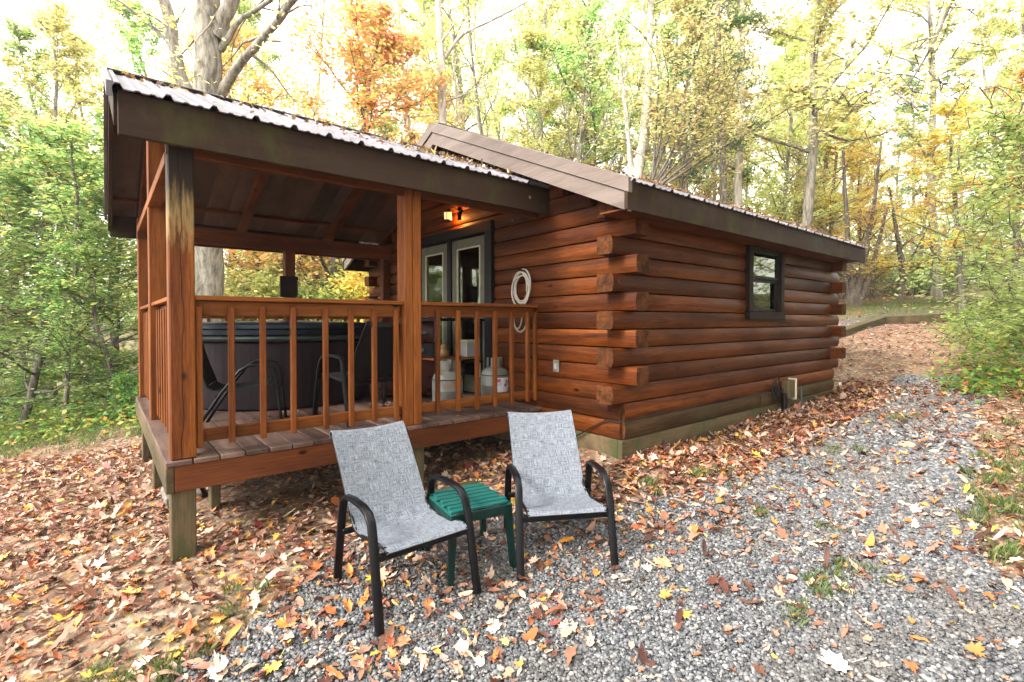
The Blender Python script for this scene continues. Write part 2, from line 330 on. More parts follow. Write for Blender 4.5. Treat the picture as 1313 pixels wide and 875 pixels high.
# ------------------------------------------------------------------ mesh helpers
class MB:
    def __init__(s): s.v = []; s.f = []; s.mi = []; s.uv = None
    def add(s, vs, fs, mi=0):
        o = len(s.v); s.v += [tuple(map(float, q)) for q in vs]; s.f += [tuple(i+o for i in f) for f in fs]; s.mi += [mi]*len(fs); return s
    def box(s, x0, x1, y0, y1, z0, z1, mi=0, ch=.004):
        """box with small chamfers on all twelve edges"""
        c = min(ch, abs(x1-x0)*.3, abs(y1-y0)*.3, abs(z1-z0)*.3)
        if c <= 0.0005:
            vs = [(x, y, z) for x in (x0, x1) for y in (y0, y1) for z in (z0, z1)]
            return s.add(vs, [(0, 1, 3, 2), (4, 6, 7, 5), (0, 4, 5, 1), (2, 3, 7, 6), (0, 2, 6, 4), (1, 5, 7, 3)], mi)
        bm = bmesh.new(); bmesh.ops.create_cube(bm, size=1)
        for v in bm.verts: v.co = Vector((x0 if v.co.x < 0 else x1, y0 if v.co.y < 0 else y1, z0 if v.co.z < 0 else z1))
        bmesh.ops.bevel(bm, geom=bm.edges[:], offset=c, segments=1, affect='EDGES')
        bm.verts.index_update()
        s.add([v.co[:] for v in bm.verts], [[v.index for v in f.verts] for f in bm.faces], mi); bm.free(); return s
    def beam(s, a, b, w, h, up=(0, 0, 1), mi=0, ch=.004):
        """box from a to b, w across, h along up"""
        a = Vector(a); b = Vector(b); d = b-a; L = d.length; d.normalize(); side = d.cross(Vector(up)).normalized(); u = side.cross(d)
        m2 = MB(); m2.box(0, L, -w/2, w/2, -h/2, h/2, mi, ch)
        s.add([a+d*x+side*y*-1+u*z for x, y, z in m2.v], m2.f, mi); return s
    def prism(s, prof, origin, ax, u, w, L0, L1, mi=0, caps=True, capmi=None):
        """profile [(a,b)] in axes u,w swept along ax"""
        ax = Vector(ax); u = Vector(u); w = Vector(w); o = Vector(origin); n = len(prof)
        vs = [o+ax*t+u*a+w*b for t in (L0, L1) for a, b in prof]
        s.add(vs, [(i, (i+1) % n, n+(i+1) % n, n+i) for i in range(n)], mi)
        if caps: s.add(vs, [tuple(range(n-1, -1, -1)), tuple(range(n, 2*n))], mi if capmi is None else capmi)
        return s
    def tube(s, pts, r, n=8, caps=True, mi=0, flat=None, up=None):
        pts = [Vector(q) for q in pts]; k = len(pts); rs = r if isinstance(r, (list, tuple)) else [r]*k
        vs = []; prev = None
        for i, q in enumerate(pts):
            d = (pts[min(i+1, k-1)]-pts[max(i-1, 0)]).normalized()
            if up is not None: a = d.cross(Vector(up)).normalized()
            elif prev is None: a = d.orthogonal().normalized()
            else: a = (prev-d*prev.dot(d)).normalized()
            prev = a; b = d.cross(a)
            fa, fb = flat or (1, 1)
            if flat and n == 4: angs = [PI/4+PI/2*j for j in range(4)]; k_ = 1.414
            else: angs = [2*PI*j/n for j in range(n)]; k_ = 1
            vs += [q+a*math.cos(t)*rs[i]*fa*k_+b*math.sin(t)*rs[i]*fb*k_ for t in angs]
        fs = [(i*n+j, i*n+(j+1) % n, (i+1)*n+(j+1) % n, (i+1)*n+j) for i in range(k-1) for j in range(n)]
        if caps: fs += [tuple(range(n-1, -1, -1)), tuple((k-1)*n+j for j in range(n))]
        return s.add(vs, fs, mi)
    def lathe(s, prof, c, n=24, mi=0, sx=1, sy=1):
        vs = [(c[0]+r*sx*math.cos(2*PI*j/n), c[1]+r*sy*math.sin(2*PI*j/n), c[2]+z) for r, z in prof for j in range(n)]
        k = len(prof)
        fs = [(i*n+j, i*n+(j+1) % n, (i+1)*n+(j+1) % n, (i+1)*n+j) for i in range(k-1) for j in range(n)]
        fs += [tuple(range(n-1, -1, -1)), tuple((k-1)*n+j for j in range(n))]
        return s.add(vs, fs, mi)
    def build(s, name, mats, parent=None, smooth=False, origin=None):
        me = bpy.data.meshes.new(name)
        o3 = Vector(origin) if origin is not None else Vector((0, 0, 0))
        me.from_pydata([tuple(Vector(q)-o3) for q in s.v], [], s.f)
        if not isinstance(mats, (list, tuple)): mats = [mats]
        for m in mats: me.materials.append(m)
        if len(mats) > 1: me.polygons.foreach_set('material_index', s.mi)
        if smooth: me.polygons.foreach_set('use_smooth', [True]*len(me.polygons))
        me.update()
        bm = bmesh.new(); bm.from_mesh(me); bmesh.ops.recalc_face_normals(bm, faces=bm.faces); bm.to_mesh(me); bm.free()
        ob = bpy.data.objects.new(name, me); COL.objects.link(ob)
        if origin is not None: ob.location = o3
        if parent is not None: ob.parent = parent
        return ob
def shade_auto(ob, ang=40):
    me = ob.data
    me.polygons.foreach_set('use_smooth', [True]*len(me.polygons))
    bm = bmesh.new(); bm.from_mesh(me)
    for e in bm.edges:
        if len(e.link_faces) == 2 and e.calc_face_angle(0) > math.radians(ang): e.smooth = False
    bm.to_mesh(me); bm.free(); return ob
def fastmesh(name, V, Fq, mat, parent=None):
    V = np.ascontiguousarray(V, np.float32); Fq = np.ascontiguousarray(Fq, np.int32); k = Fq.shape[1]
    me = bpy.data.meshes.new(name); me.vertices.add(len(V)); me.vertices.foreach_set('co', V.ravel())
    me.loops.add(Fq.size); me.loops.foreach_set('vertex_index', Fq.ravel()); me.polygons.add(len(Fq))
    me.polygons.foreach_set('loop_start', np.arange(0, Fq.size, k, dtype=np.int32)); me.polygons.foreach_set('loop_total', np.full(len(Fq), k, np.int32))
    me.materials.append(mat); me.update(calc_edges=True)
    ob = bpy.data.objects.new(name, me); COL.objects.link(ob)
    if parent is not None: ob.parent = parent
    return ob
def tag(o, label=None, cat=None, group=None, kind=None):
    if label: o['label'] = label
    if cat: o['category'] = cat
    if group: o['group'] = group
    if kind: o['kind'] = kind
    return o
def empty(name, loc, label, cat, group=None, rz=0):
    o = bpy.data.objects.new(name, None); COL.objects.link(o); o.empty_display_size = .1
    o.location = loc; o.rotation_euler = (0, 0, rz); return tag(o, label, cat, group)
def copy_tree(o, parent=None):
    c = o.copy(); COL.objects.link(c); c.parent = parent
    for ch in [q for q in bpy.data.objects if q.parent == o]: copy_tree(ch, c)
    return c
def unparent_shift(root):
    pass

# ------------------------------------------------------------------ ground
def in_poly(px, py, poly):
    px = np.asarray(px); py = np.asarray(py); ins = np.zeros(px.shape, bool); n = len(poly); j = n-1
    for i in range(n):
        xi, yi = poly[i]; xj, yj = poly[j]
        c = ((yi > py) != (yj > py)) & (px < (xj-xi)*(py-yi)/(yj-yi+1e-12)+xi); ins ^= c; j = i
    return ins
GRAV = [(-3.3, -.4), (-2.85, .12), (-2.45, .30), (-2.05, .46), (-1.5, .30), (-.75, .06), (-.5, -.35), (.05, -.50), (1.0, -.62), (2.78, -.52), (4.7, -.45), (5.6, -.6), (5.6, -1.25),
        (4.4, -1.5), (2.8, -1.72), (1.6, -1.85), (.7, -1.95), (.25, -2.2), (.1, -2.6), (-.5, -4), (-5, -5), (-4.5, -2)]
def fbm(x, y, sc, seed=0):
    return np.array([noise.fractal(Vector((a*sc+seed, b*sc-seed, seed)), 1.0, 2.0, 4) for a, b in zip(x, y)])
def gravel_mask(x, y):
    w = np.array([noise.noise(Vector((a*2.2, b*2.2, 3)))*.16+noise.noise(Vector((a*9, b*9, 5)))*.06 for a, b in zip(x, y)])
    w2 = np.array([noise.noise(Vector((a*2.2+40, b*2.2, 9)))*.16+noise.noise(Vector((a*9, b*9+30, 5)))*.06 for a, b in zip(x, y)])
    return in_poly(x+w, y+w2, GRAV)
def axis_lines(lo, hi, c0, c1, fine, far):
    a = list(np.arange(c0, c1+1e-6, fine)); s = fine; x = c1
    while x < hi: s *= 1.13; x += min(s, far); a.append(x)
    s = fine; x = c0
    while x > lo: s *= 1.13; x -= min(s, far); a.insert(0, x)
    return np.array(a)
gx = axis_lines(-260, 300, -5, 7.5, .08, 12); gy = axis_lines(-60, 320, -3.6, 6.2, .08, 12)
XX, YY = np.meshgrid(gx, gy, indexing='ij'); ZZ = G(XX, YY)
near = (np.abs(XX) < 12) & (np.abs(YY) < 12)
fl = fbm(XX[near], YY[near], .9, 4)*.05
ZZ[near] += fl*.5
nx, ny = XX.shape
idx = np.arange(nx*ny).reshape(nx, ny)
Fq = np.stack([idx[:-1, :-1], idx[1:, :-1], idx[1:, 1:], idx[:-1, 1:]], -1).reshape(-1, 4)
ground = fastmesh('ground', np.stack([XX, YY, ZZ], -1).reshape(-1, 3), Fq, MAT['ground'])
tag(ground, kind='structure'); ground.data.polygons.foreach_set('use_smooth', [True]*len(ground.data.polygons))
def G2(x, y):
    x = np.asarray(x, float); y = np.asarray(y, float)
    return G(x, y)+np.where((np.abs(x) < 12) & (np.abs(y) < 12), fbm(x, y, .9, 4)*.025, 0)
gm = np.zeros(nx*ny, np.float32); fx, fy = XX.ravel(), YY.ravel()
sel = (fx > -6) & (fx < 8) & (fy > -6) & (fy < 2)
gm[sel] = gravel_mask(fx[sel], fy[sel])
at = ground.data.attributes.new('gravel', 'FLOAT', 'POINT'); at.data.foreach_set('value', gm)
lane = (fx > 7.5) & (fx < 17) & (fy > np.where(fx < 11.3, 1.15, 1.15-.7*(fx-11.3))) & (fy < np.where(fx < 11.3, 1.9, 2.3))
gm[lane] = .75; at.data.foreach_set('value', gm)
gs = np.zeros(nx*ny, np.float32)
def grass_amt(x, y):
    v = np.zeros(len(x))
    # clearing beyond the timber path, right verge, far left bank, weeds before the cabin corner
    v = np.maximum(v, np.clip(1-((x-19)/7.5)**2-((y-2.2)/3.2)**2, 0, 1)*2)
    v = np.maximum(v, np.clip((-1.95-y-.03*x)*1.6, 0, .75)*(x > .4))
    v = np.maximum(v, np.clip((y-6.2)*.6, 0, .8)*(x < -1))
    v = np.maximum(v, .8*np.exp(-(((x-.35)/.7)**2+((y+.62)/.18)**2)))
    v = np.maximum(v, .7*np.exp(-(((x+2.9)/.8)**2+((y-.1)/.25)**2)))
    return np.clip(v, 0, 1)
gs[:] = grass_amt(fx, fy)
at = ground.data.attributes.new('grass', 'FLOAT', 'POINT'); at.data.foreach_set('value', gs)

# ------------------------------------------------------------------ CABIN
P = .146; Z0 = -.018; W = 4.62; L = 4.56; TH = .13
SL = .4475; RY = W/2; EO = .33; RTOP = 2.79; XO = .36
cabin = empty('log_cabin', (0, 0, 0), 'stained log cabin with covered porch deck, metal roof and interlocked log corners', 'cabin')
def logprof(out=.034, th=TH, h=P, seam=.007):
    pr = [(0, seam*.3)]
    for k in range(7):
        t = k/6; z = seam+(h-2*seam)*t
        b = out*math.sin(PI*(.14+.72*t))**.6
        pr.append((b, z))
    pr += [(0, h-seam*.3), (-th, h-seam*.3), (-th, seam*.3)]
    return pr
def log_run(mb, o, ax, outdir, a, b, z, matn=0, jit=True, capmi=1):
    """one log course from a to b along ax; split into 2-3 butt-jointed lengths"""
    r = random.Random(hash((round(o[0], 2), round(o[1], 2), round(z, 3))) & 0xffff)
    pr = logprof(.034+r.uniform(-.008, .006))
    n = max(1, int((b-a)/.45)); prev = None
    dx = [r.uniform(-.004, .004) for _ in range(n+1)]; dz = [r.uniform(-.0015, .0015) for _ in range(n+1)]
    vs = []
    for i in range(n+1):
        t = a+(b-a)*i/n
        vs += [Vector(o)+Vector(ax)*t+Vector(outdir)*(p_[0]+(dx[i] if 0 < k < 8 else 0))+Vector((0, 0, 1))*(z+p_[1]+(dz[i] if 0 < k < 8 else 0)) for k, p_ in enumerate(pr)]
    m = len(pr)
    mb.add(vs, [(i*m+j, i*m+(j+1) % m, (i+1)*m+(j+1) % m, (i+1)*m+j) for i in range(n) for j in range(m)], matn)
    mb.add(vs, [tuple(range(m-1, -1, -1)), tuple(n*m+j for j in range(m))], capmi)
def cuts(a, b, z, opens):
    segs = [(a, b)]
    for (oa, ob, oz0, oz1) in opens:
        if z+P*.5 > oz0 and z+P*.5 < oz1:
            ns = []
            for s_, e in segs:
                if ob <= s_ or oa >= e: ns.append((s_, e)); continue
                if s_ < oa: ns.append((s_, oa))
                if e > ob: ns.append((ob, e))
            segs = ns
    return segs
K0, K1 = -2, 10
# long side wall (y=0), runs along +x.   even courses stick out past the corners in x
WIN = (2.06, 2.76, .70, 1.40)
mbs = MB()
for k in range(K0, 11):
    z = Z0+k*P; ext = .155 if (k >= 0 and k % 2 == 0) else 0
    a0 = -ext if ext else -.002; b0 = L+ext if ext else L+.002
    if k == -2: continue
    for s_, e in cuts(a0, b0, z, [WIN]): log_run(mbs, (0, 0, 0), (1, 0, 0), (0, -1, 0), s_, e, z)
wall = mbs.build('side_wall', [MAT['logx'], MAT['endgrain']], cabin); shade_auto(wall, 35)
mb = MB(); log_run(mb, (0, 0, 0), (1, 0, 0), (0, -1, 0), 0, 2.35, Z0-2*P); log_run(mb, (0, 0, 0), (1, 0, 0), (0, -1, 0), 2.356, L, Z0-2*P)
o = shade_auto(mb.build('sill_log', [MAT['logweathered'], MAT['endgrain']], cabin), 35); o['label'] = 'greenish weathered bottom log of the long side wall'
# door wall (x=0), runs along +y, outward = -x ; includes the gable
DOOR = (1.70, 3.2, -.3, 1.66)
mbs = MB()
def roofz(y): return RTOP-.12-SL*abs(y-RY)
for k in range(K0, 20):
    z = Z0+k*P
    ext = .155 if (k >= 0 and k % 2 == 1 and k < 10) else 0
    a0, b0 = -ext, W+ext
    if k >= 10:
        h = RY-((RTOP-.14)-(z+P))/SL*1; h = RY-(RTOP-.16-(z+P))/SL
        if h > RY-.08: break
        a0 = max(a0, h); b0 = min(b0, W-h)
    for s_, e in cuts(a0, b0, z, [DOOR]): log_run(mbs, (0, 0, 0), (0, 1, 0), (-1, 0, 0), s_, e, z)
wall = mbs.build('door_wall', [MAT['logy'], MAT['endgrain']], cabin); shade_auto(wall, 35)
# far end wall and rear wall
mbs = MB()
for k in range(K0, 20):
    z = Z0+k*P; ext = .155 if (k >= 0 and k % 2 == 1 and k < 10) else 0; a0, b0 = -ext, W+ext
    if k >= 10:
        h = RY-(RTOP-.16-(z+P))/SL
        if h > RY-.08: break
        a0 = max(a0, h); b0 = min(b0, W-h)
    log_run(mbs, (L, 0, 0), (0, 1, 0), (1, 0, 0), a0, b0, z)
shade_auto(mbs.build('end_wall', [MAT['logy'], MAT['endgrain']], cabin), 35)
mbs = MB()
for k in range(K0, 11):
    z = Z0+k*P; ext = .155 if (k >= 0 and k % 2 == 0) else 0
    log_run(mbs, (0, W, 0), (1, 0, 0), (0, 1, 0), -ext, L+ext, z)
shade_auto(mbs.build('rear_wall', [MAT['logx'], MAT['endgrain']], cabin), 35)
mb = MB(); zf = Z0-2*P
mb.box(-.022, L+.022, -.018, .03, -1.1, zf-.004); mb.box(-.022, .03, .032, W, -1.1, zf-.004); mb.box(L-.03, L+.022, .032, W, -1.1, zf-.004); mb.box(-.02, L, W-.03, W+.02, -1.2, zf-.004)
o = mb.build('foundation_skirt', MAT['treatedx'], cabin)
mb = MB(); mb.box(.14, L-.14, .14, W-.14, -.2, -.17); mb.build('interior_floor', MAT['beamx'], cabin)
mb = MB(); mb.box(.14, L-.14, .14, W-.14, 1.42, 1.44, ch=0); mb.build('interior_ceiling', MAT['beamx'], cabin)

# main roof
def ribbed(name, x0, x1, yA, zA, yB, zB, mat, parent, rib=.23, th=.006, ribh=.02, edge_irreg=0):
    """ribbed sheet between line A (eave) and B (ridge); ribs run A->B"""
    xs = []; x = x0
    prof = [(0, 0)]
    while x < x1-.001:
        for dx, dz in ((0, 0), (.015, ribh), (.035, ribh), (.05, 0), (.09, 0), (.10, ribh*.25), (.115, ribh*.25), (.125, 0), (.155, 0), (.165, ribh*.25), (.18, ribh*.25), (.19, 0)):
            if x+dx < x1: xs.append((x+dx, dz))
        x += rib
    xs.append((x1, 0))
    nrm = Vector((0, zA-zB, yB-yA)); nrm.normalize()
    if nrm.z < 0: nrm = -nrm
    A = Vector((0, yA, zA)); B = Vector((0, yB, zB)); vs = []
    for side in (0, 1):
        for x_, dz in xs:
            q = Vector((x_, 0, 0)); off = nrm*(dz+(th if side == 0 else 0)); vs += [A+q+off, B+q+off]
    n = len(xs); fs = []
    for i in range(n-1):
        fs.append((2*i, 2*i+2, 2*i+3, 2*i+1)); o_ = 2*n
        fs.append((o_+2*i, o_+2*i+1, o_+2*i+3, o_+2*i+2)); fs.append((2*i, o_+2*i, o_+2*i+2, 2*i+2)); fs.append((2*i+1, 2*i+3, o_+2*i+3, o_+2*i+1))
    fs += [(0, 1, 2*n+1, 2*n), (2*n-2, 4*n-2, 4*n-1, 2*n-1)]
    return MB().add(vs, fs).build(name, mat, parent)
XR0, XR1 = -XO, L+.16
roof = ribbed('roof', XR0+.01, XR1, -EO-.02, RTOP-SL*(RY+EO+.02)-.004, RY, RTOP, MAT['roof'], cabin)
mb = MB(); mb.beam((XR0+.02, RY, RTOP-.005), (XR1, RY, RTOP-.005), .2, .012)
r2 = ribbed('roof_sheet', .02, XR1, W+EO+.02, RTOP-SL*(RY+EO+.02)-.004, RY, RTOP, MAT['roof'], roof)
ribbed('roof_sheet', XR0+.01, .018, 2.74, RTOP-SL*.43-.004, RY, RTOP, MAT['roof'], roof)
ribbed('roof_sheet', XR0+.01, .018, W+EO+.02, RTOP-SL*(RY+EO+.02)-.004, 4.56, RTOP-SL*(4.56-RY), MAT['roof'], roof)
mb.build('ridge_cap', MAT['trim'], roof)
def slabroof(name, x0, x1, ya, za, yb, zb, th, mat, parent):
    """decking slab under the sheet"""
    vs = [(x, y, z-d) for x in (x0, x1) for (y, z) in ((ya, za), (yb, zb)) for d in (0, th)]
    return MB().add(vs, [(0, 2, 6, 4), (1, 5, 7, 3), (0, 1, 3, 2), (4, 6, 7, 5), (0, 4, 5, 1), (2, 3, 7, 6)]).build(name, mat, parent)
ze = RTOP-SL*(RY+EO)
slabroof('roof_decking', XR0+.05, XR1-.03, -EO+.03, ze-.02+.0, RY, RTOP-.03, .03, MAT['beamx'], roof)
slabroof('roof_decking', .03, XR1-.03, W+EO-.03, ze-.02, RY, RTOP-.03, .03, MAT['beamx'], roof)
# rake boards on the porch side: narrow mauve flashing over a wider board
def rake(x0, x1, zoff0, zoff1, mat, name, ytrim=0):
    full = RY+EO+ytrim
    for (da, db) in ([(-full, 0), (0, .44), (2.24, full)] if x0 < 0 else [(-full, 0), (0, full)]):
        vs = [(x, RY+d, RTOP-SL*abs(d)-q) for x in (x0, x1) for (d, q) in ((da, zoff0), (db, zoff0), (db, zoff1), (da, zoff1))]
        MB().add(vs, [(0, 1, 2, 3), (7, 6, 5, 4), (0, 4, 5, 1), (1, 5, 6, 2), (2, 6, 7, 3), (3, 7, 4, 0)]).build(name, mat, roof)
rake(XR0-.012, XR0+.03, -.022, .082, MAT['trim'], 'rake_flashing', .01)
rake(XR0+.004, XR0+.034, .088, .215, MAT['trim'], 'rake_board')
rake(XR1-.03, XR1+.012, -.02, .2, MAT['trim'], 'rake_board')
mb = MB(); mb.box(XR0-.008, XR1+.008, -EO-.002, -EO+.03, ze-.205, ze-.006); mb.build('eave_board', MAT['brownx'], roof)
mb = MB(); mb.box(XR0-.008, XR1+.008, W+EO-.03, W+EO+.002, ze-.205, ze-.006); mb.build('eave_board', MAT['brownx'], roof)
mb = MB(); mb.box(XR0+.04, XR1-.035, -EO+.032, -.04, ze-.19, ze-.175, ch=.002); mb.build('soffit', MAT['beamx'], roof)

# side window
def winframe(parent):
    x0, x1, z0, z1 = 1.985, 2.83, .645, 1.45
    mb = MB(); t = .085; y0, y1 = -.075, -.0
    mb.box(x0, x0+t, y0, .05, z0+t+.002, z1-t*.6-.002); mb.box(x1-t, x1, y0, .05, z0+t+.002, z1-t*.6-.002); mb.box(x0, x1, y0-.002, .05, z1-t*.6, z1); mb.box(x0-.01, x1+.01, y0-.006, .05, z0, z0+t)
    f = mb.build('window', MAT['brownframe'], parent)
    xi0, xi1 = x0+t+.001, x1-t-.001; zm = 1.085
    mb = MB(); s_ = .032
    for (za, zb, yo) in ((zm, z1-t*.6-.002, -.03), (z0+t+.002, zm-.002, -.005)):
        mb.box(xi0, xi0+s_, yo-.02, yo+.01, za, zb); mb.box(xi1-s_, xi1, yo-.02, yo+.01, za, zb); mb.box(xi0+s_+.001, xi1-s_-.001, yo-.02, yo+.01, zb-s_, zb); mb.box(xi0+s_+.001, xi1-s_-.001, yo-.02, yo+.01, za, za+s_)
    mb.build('sash', MAT['dark'], f)
    for (za, zb, yo) in ((zm, z1-t*.6, -.03), (z0+t, zm, -.005)):
        MB().box(xi0+s_*.5, xi1-s_*.5, yo-.006, yo-.002, za+s_*.5, zb-s_*.5, ch=0).build('pane', MAT['glass'], f)
    mb = MB(); pts = []
    n = 40; vs = []
    for i in range(n+1):
        x = xi0+(xi1-xi0)*.42*i/n; y = .045+.008*math.sin(i*1.1); vs += [(x, y, z0), (x, y, 1.3), (x, y+.003, 1.3), (x, y+.003, z0)]
    fs = [(4*i+a, 4*i+(a+1) % 4, 4*i+4+(a+1) % 4, 4*i+4+a) for i in range(n) for a in range(4)]
    mb.add(vs, fs+[(0, 1, 2, 3), (4*n, 4*n+1, 4*n+2, 4*n+3)]).build('curtain', MAT['curtain'], f, smooth=True)
    return f
winframe(cabin)

# french doors in the porch wall
def doors(parent):
    y0, y1, z0, z1 = 1.625, 3.22, -.166, 1.68
    mb = MB(); xa, xb = -.075, .06
    mb.box(xa, xb, y0, y0+.12, z0, z1-.11); mb.box(xa, xb, y1-.09, y1, z0, z1-.11); mb.box(xa-.003, xb, y0, y1, z1-.108, z1); mb.box(xa+.01, xb, 2.415, 2.495, z0, z1-.11)
    f = mb.build('door_frame', MAT['dark'], parent)
    for ya, yb in ((y0+.125, 2.41), (2.50, y1-.095)):
        mb = MB(); s_ = .105; xo = -.045
        mb.box(xo, xo+.04, ya, ya+s_, z0+.02, 1.55); mb.box(xo, xo+.04, yb-s_, yb, z0+.02, 1.55); mb.box(xo+.001, xo+.039, ya+s_, yb-s_, 1.45, 1.55); mb.box(xo+.001, xo+.039, ya+s_, yb-s_, z0+.02, z0+.2)
        d = mb.build('glazed_door', MAT['olive'], parent)
        MB().box(xo+.016, xo+.022, ya+s_-.01, yb-s_+.01, z0+.19, 1.46, ch=0).build('pane', MAT['glass'], d)
        mb = MB(); t = .014
        for a, b2 in ((ya+s_, ya+s_+t), (yb-s_-t, yb-s_)): mb.box(xo-.006, xo+.012, a, b2, z0+.2, 1.45, ch=.002)
        mb.box(xo-.006, xo+.012, ya+s_+t, yb-s_-t, 1.436, 1.45, ch=.002); mb.build('glazing_bead', MAT['cream'], d)
    mb = MB(); mb.tube([(-.05, 2.36, .78), (-.095, 2.36, .78), (-.1, 2.30, .78)], .011); mb.lathe([(.02, 0), (.022, .004), (.02, .008)], (-.05, 2.36, .776), 12)
    mb.build('door_handle', MAT['steel'], f)
doors(cabin)

# ---- porch deck
DX0, DY0, DY1, DZ = -2.91, .917, 4.20, -.166
mb = MB(); y = None; x = DX0
while x < -.03:
    w_ = .128; x1 = min(x+w_, -.006)
    mb.box(x, x1, DY0-.012+rnd.uniform(-.002, .002), DY1, DZ-.03, DZ+rnd.uniform(-.0015, .0015), ch=.004); x += w_+.009
deck = mb.build('deck_boards', MAT['deckboard'], cabin)
mb = MB(); mb.box(DX0+.042, -.03, DY0, DY0+.038, -.347, DZ-.032); mb.build('front_skirt_board', MAT['fascia_deck'], deck)
mb = MB(); mb.box(DX0, DX0+.04, DY0+.0, DY1, -.35, DZ-.032); mb.build('side_skirt_board', MAT['treatedy'], deck)
mb = MB(); mb.box(DX0+.042, -.03, DY1-.038, DY1, -.347, DZ-.032); mb.build('rear_skirt_board', MAT['fascia_deck'], deck)
mb = MB()
for yy in (1.5, 2.0, 2.5, 3.0, 3.5): mb.box(DX0+.045, -.03, yy, yy+.04, -.33, DZ-.034)
mb.build('joists', MAT['treatedx'], deck)
for (x, y) in ((-2.885, .945), (-2.868, 2.47), (-2.868, 3.95), (-2.6, 1.55), (-1.36, .955), (-1.36, 2.2), (-1.2, 3.7), (-.16, .98), (-1.33, 3.9)):
    zg = g1(x, y)-.15; w_ = .125 if (x, y) != (-2.6, 1.55) else .06
    MB().box(x, x+w_, y, y+.125, zg, -.35, ch=.006).build('deck_footing_post', MAT['treatedz'], cabin)
# ---- porch posts
def post(x0, x1, y0, y1, z0, z1, mat, name='porch_post'):
    return MB().box(x0, x1, y0, y1, z0, z1, ch=.007).build(name, mat, cabin)
post(-2.884, -2.757, .93, 1.055, DZ, 1.66, MAT['posthead'])
mb = MB(); mb.box(-1.41, -1.342, .93, 1.0, DZ, 1.66, ch=.006); mb.box(-1.338, -1.27, .93, 1.0, DZ, 1.66, ch=.006); mb.box(-1.408, -1.272, .996, 1.065, DZ, 1.655, ch=.006); mb.build('porch_post', MAT['cedarz'], cabin)
post(-2.884, -2.764, 2.47, 2.585, DZ, 2.28, MAT['cedarz'])
post(-2.884, -2.764, 4.03, 4.15, DZ, 1.72, MAT['cedarz'])
post(-1.43, -1.31, 4.03, 4.15, DZ, 1.62, MAT['beamz'])
post(-.14, -.04, 4.03, 4.13, DZ, 1.62, MAT['beamz'])
# chamfer split groove on the posts (two laminated halves)
# ---- porch roof
PRY, PRZ = 2.6, 2.595; PE, PEZ = .80, 1.838; PB, PBZ = 4.52, 1.80
PX0, PX1 = -3.13, .03
proof = ribbed('porch_roof', PX0, PX1, PE-.035, PEZ-.004-.035*.42, PRY, PRZ, MAT['roof'], cabin, rib=.215, ribh=.024)
ribbed('roof_sheet', PX0, PX1, PB+.03, PBZ-.012, PRY, PRZ, MAT['roof'], proof, rib=.215)
mb = MB(); mb.beam((PX0, PRY, PRZ+.01), (PX1, PRY, PRZ+.01), .16, .012); mb.build('ridge_cap', MAT['roof'], proof)
mb = MB(); mb.box(-3.105, .11, PE, PE+.035, 1.60, 1.827); mb.build('front_fascia', MAT['brownx'], proof)
mb = MB(); mb.box(-3.105, -.3, PB-.035, PB, PBZ-.24, PBZ+.002); mb.build('rear_fascia', MAT['brownx'], proof)
# purlins and sheets seen from below
def slz(y): return PEZ+(y-PE)*(PRZ-PEZ)/(PRY-PE) if y < PRY else PRZ+(y-PRY)*(PBZ-PRZ)/(PB-PRY)
mbs = MB()
for (ya, yb) in ((PE+.04, PRY), (PRY, PB-.036)):
    x = PX0+.03; i = 0
    while x < PX1-.03:
        x1 = min(x+.205, PX1-.005)
        vs = [(xx, yy, slz(yy)-d) for xx in (x+.002, x1+.008) for yy in (ya, yb) for d in (.010, .024)]
        mbs.add(vs, [(0, 2, 6, 4), (1, 5, 7, 3), (0, 1, 3, 2), (4, 6, 7, 5), (0, 4, 5, 1), (2, 3, 7, 6)]); x += .215
mbs.build('ceiling_panels', MAT['soffit'], proof)
for y in (1.25, 1.95, 2.98, 4.15):
    z = slz(y)-.045; MB().box(-3.09, -.03, y-.02, y+.022, z-.02, z+.018, ch=.003).build('purlin', MAT['beamx'], proof)
for x in (-2.84, -1.85, -.80):
    for ya, yb in ((PE+.05, PRY), (PB-.05, PRY)):
        zo = .125; MB().beam((x, ya, slz(ya)-zo), (x, yb, slz(yb)-zo), .085 if x > -2.8 else .045, .11).build('rafter', MAT['beamy'], proof)
mb = MB(); mb.box(-2.89, -.03, .94, .985, 1.585, 1.70); mb.build('front_header', MAT['beamx'], proof)
mb = MB(); mb.box(-2.89, -.03, 4.0, 4.05, 1.50, 1.68); mb.build('rear_header', MAT['beamx'], proof)
mb = MB(); mb.box(-2.885, -.03, 4.155, 4.195, 1.49, 1.60); mb.build('rear_header', MAT['beamx'], proof)
mb = MB(); mb.box(-2.888, -2.80, 1.06, 4.0, 1.555, 1.625); mb.build('tie_beam', MAT['cedary'], proof)
# left gable edge trim following the two slopes
mb = MB()
for ya, yb in ((PE-.03, PRY), (PB+.02, PRY)):
    za, zb = slz(ya), slz(yb)
    vs = [(x, y, z) for x in (PX0-.02, PX0+.004) for (y, z) in ((ya, za+.03), (yb, zb+.03), (yb, zb-.05), (ya, za-.05))]
    mb.add(vs, [(0, 1, 2, 3), (7, 6, 5, 4), (0, 4, 5, 1), (1, 5, 6, 2), (2, 6, 7, 3), (3, 7, 4, 0)])
mb.build('gable_edge_flashing', MAT['roof'], proof)
mb = MB()
for ya, yb in ((PE+.04, PRY), (PB-.04, PRY)):
    za, zb = slz(ya), slz(yb)
    vs = [(x, y, z) for x in (PX0+.01, PX0+.045) for (y, z) in ((ya, za-.03), (yb, zb-.03), (yb, zb-.2), (ya, za-.2))]
    mb.add(vs, [(0, 1, 2, 3), (7, 6, 5, 4), (0, 4, 5, 1), (1, 5, 6, 2), (2, 6, 7, 3), (3, 7, 4, 0)])
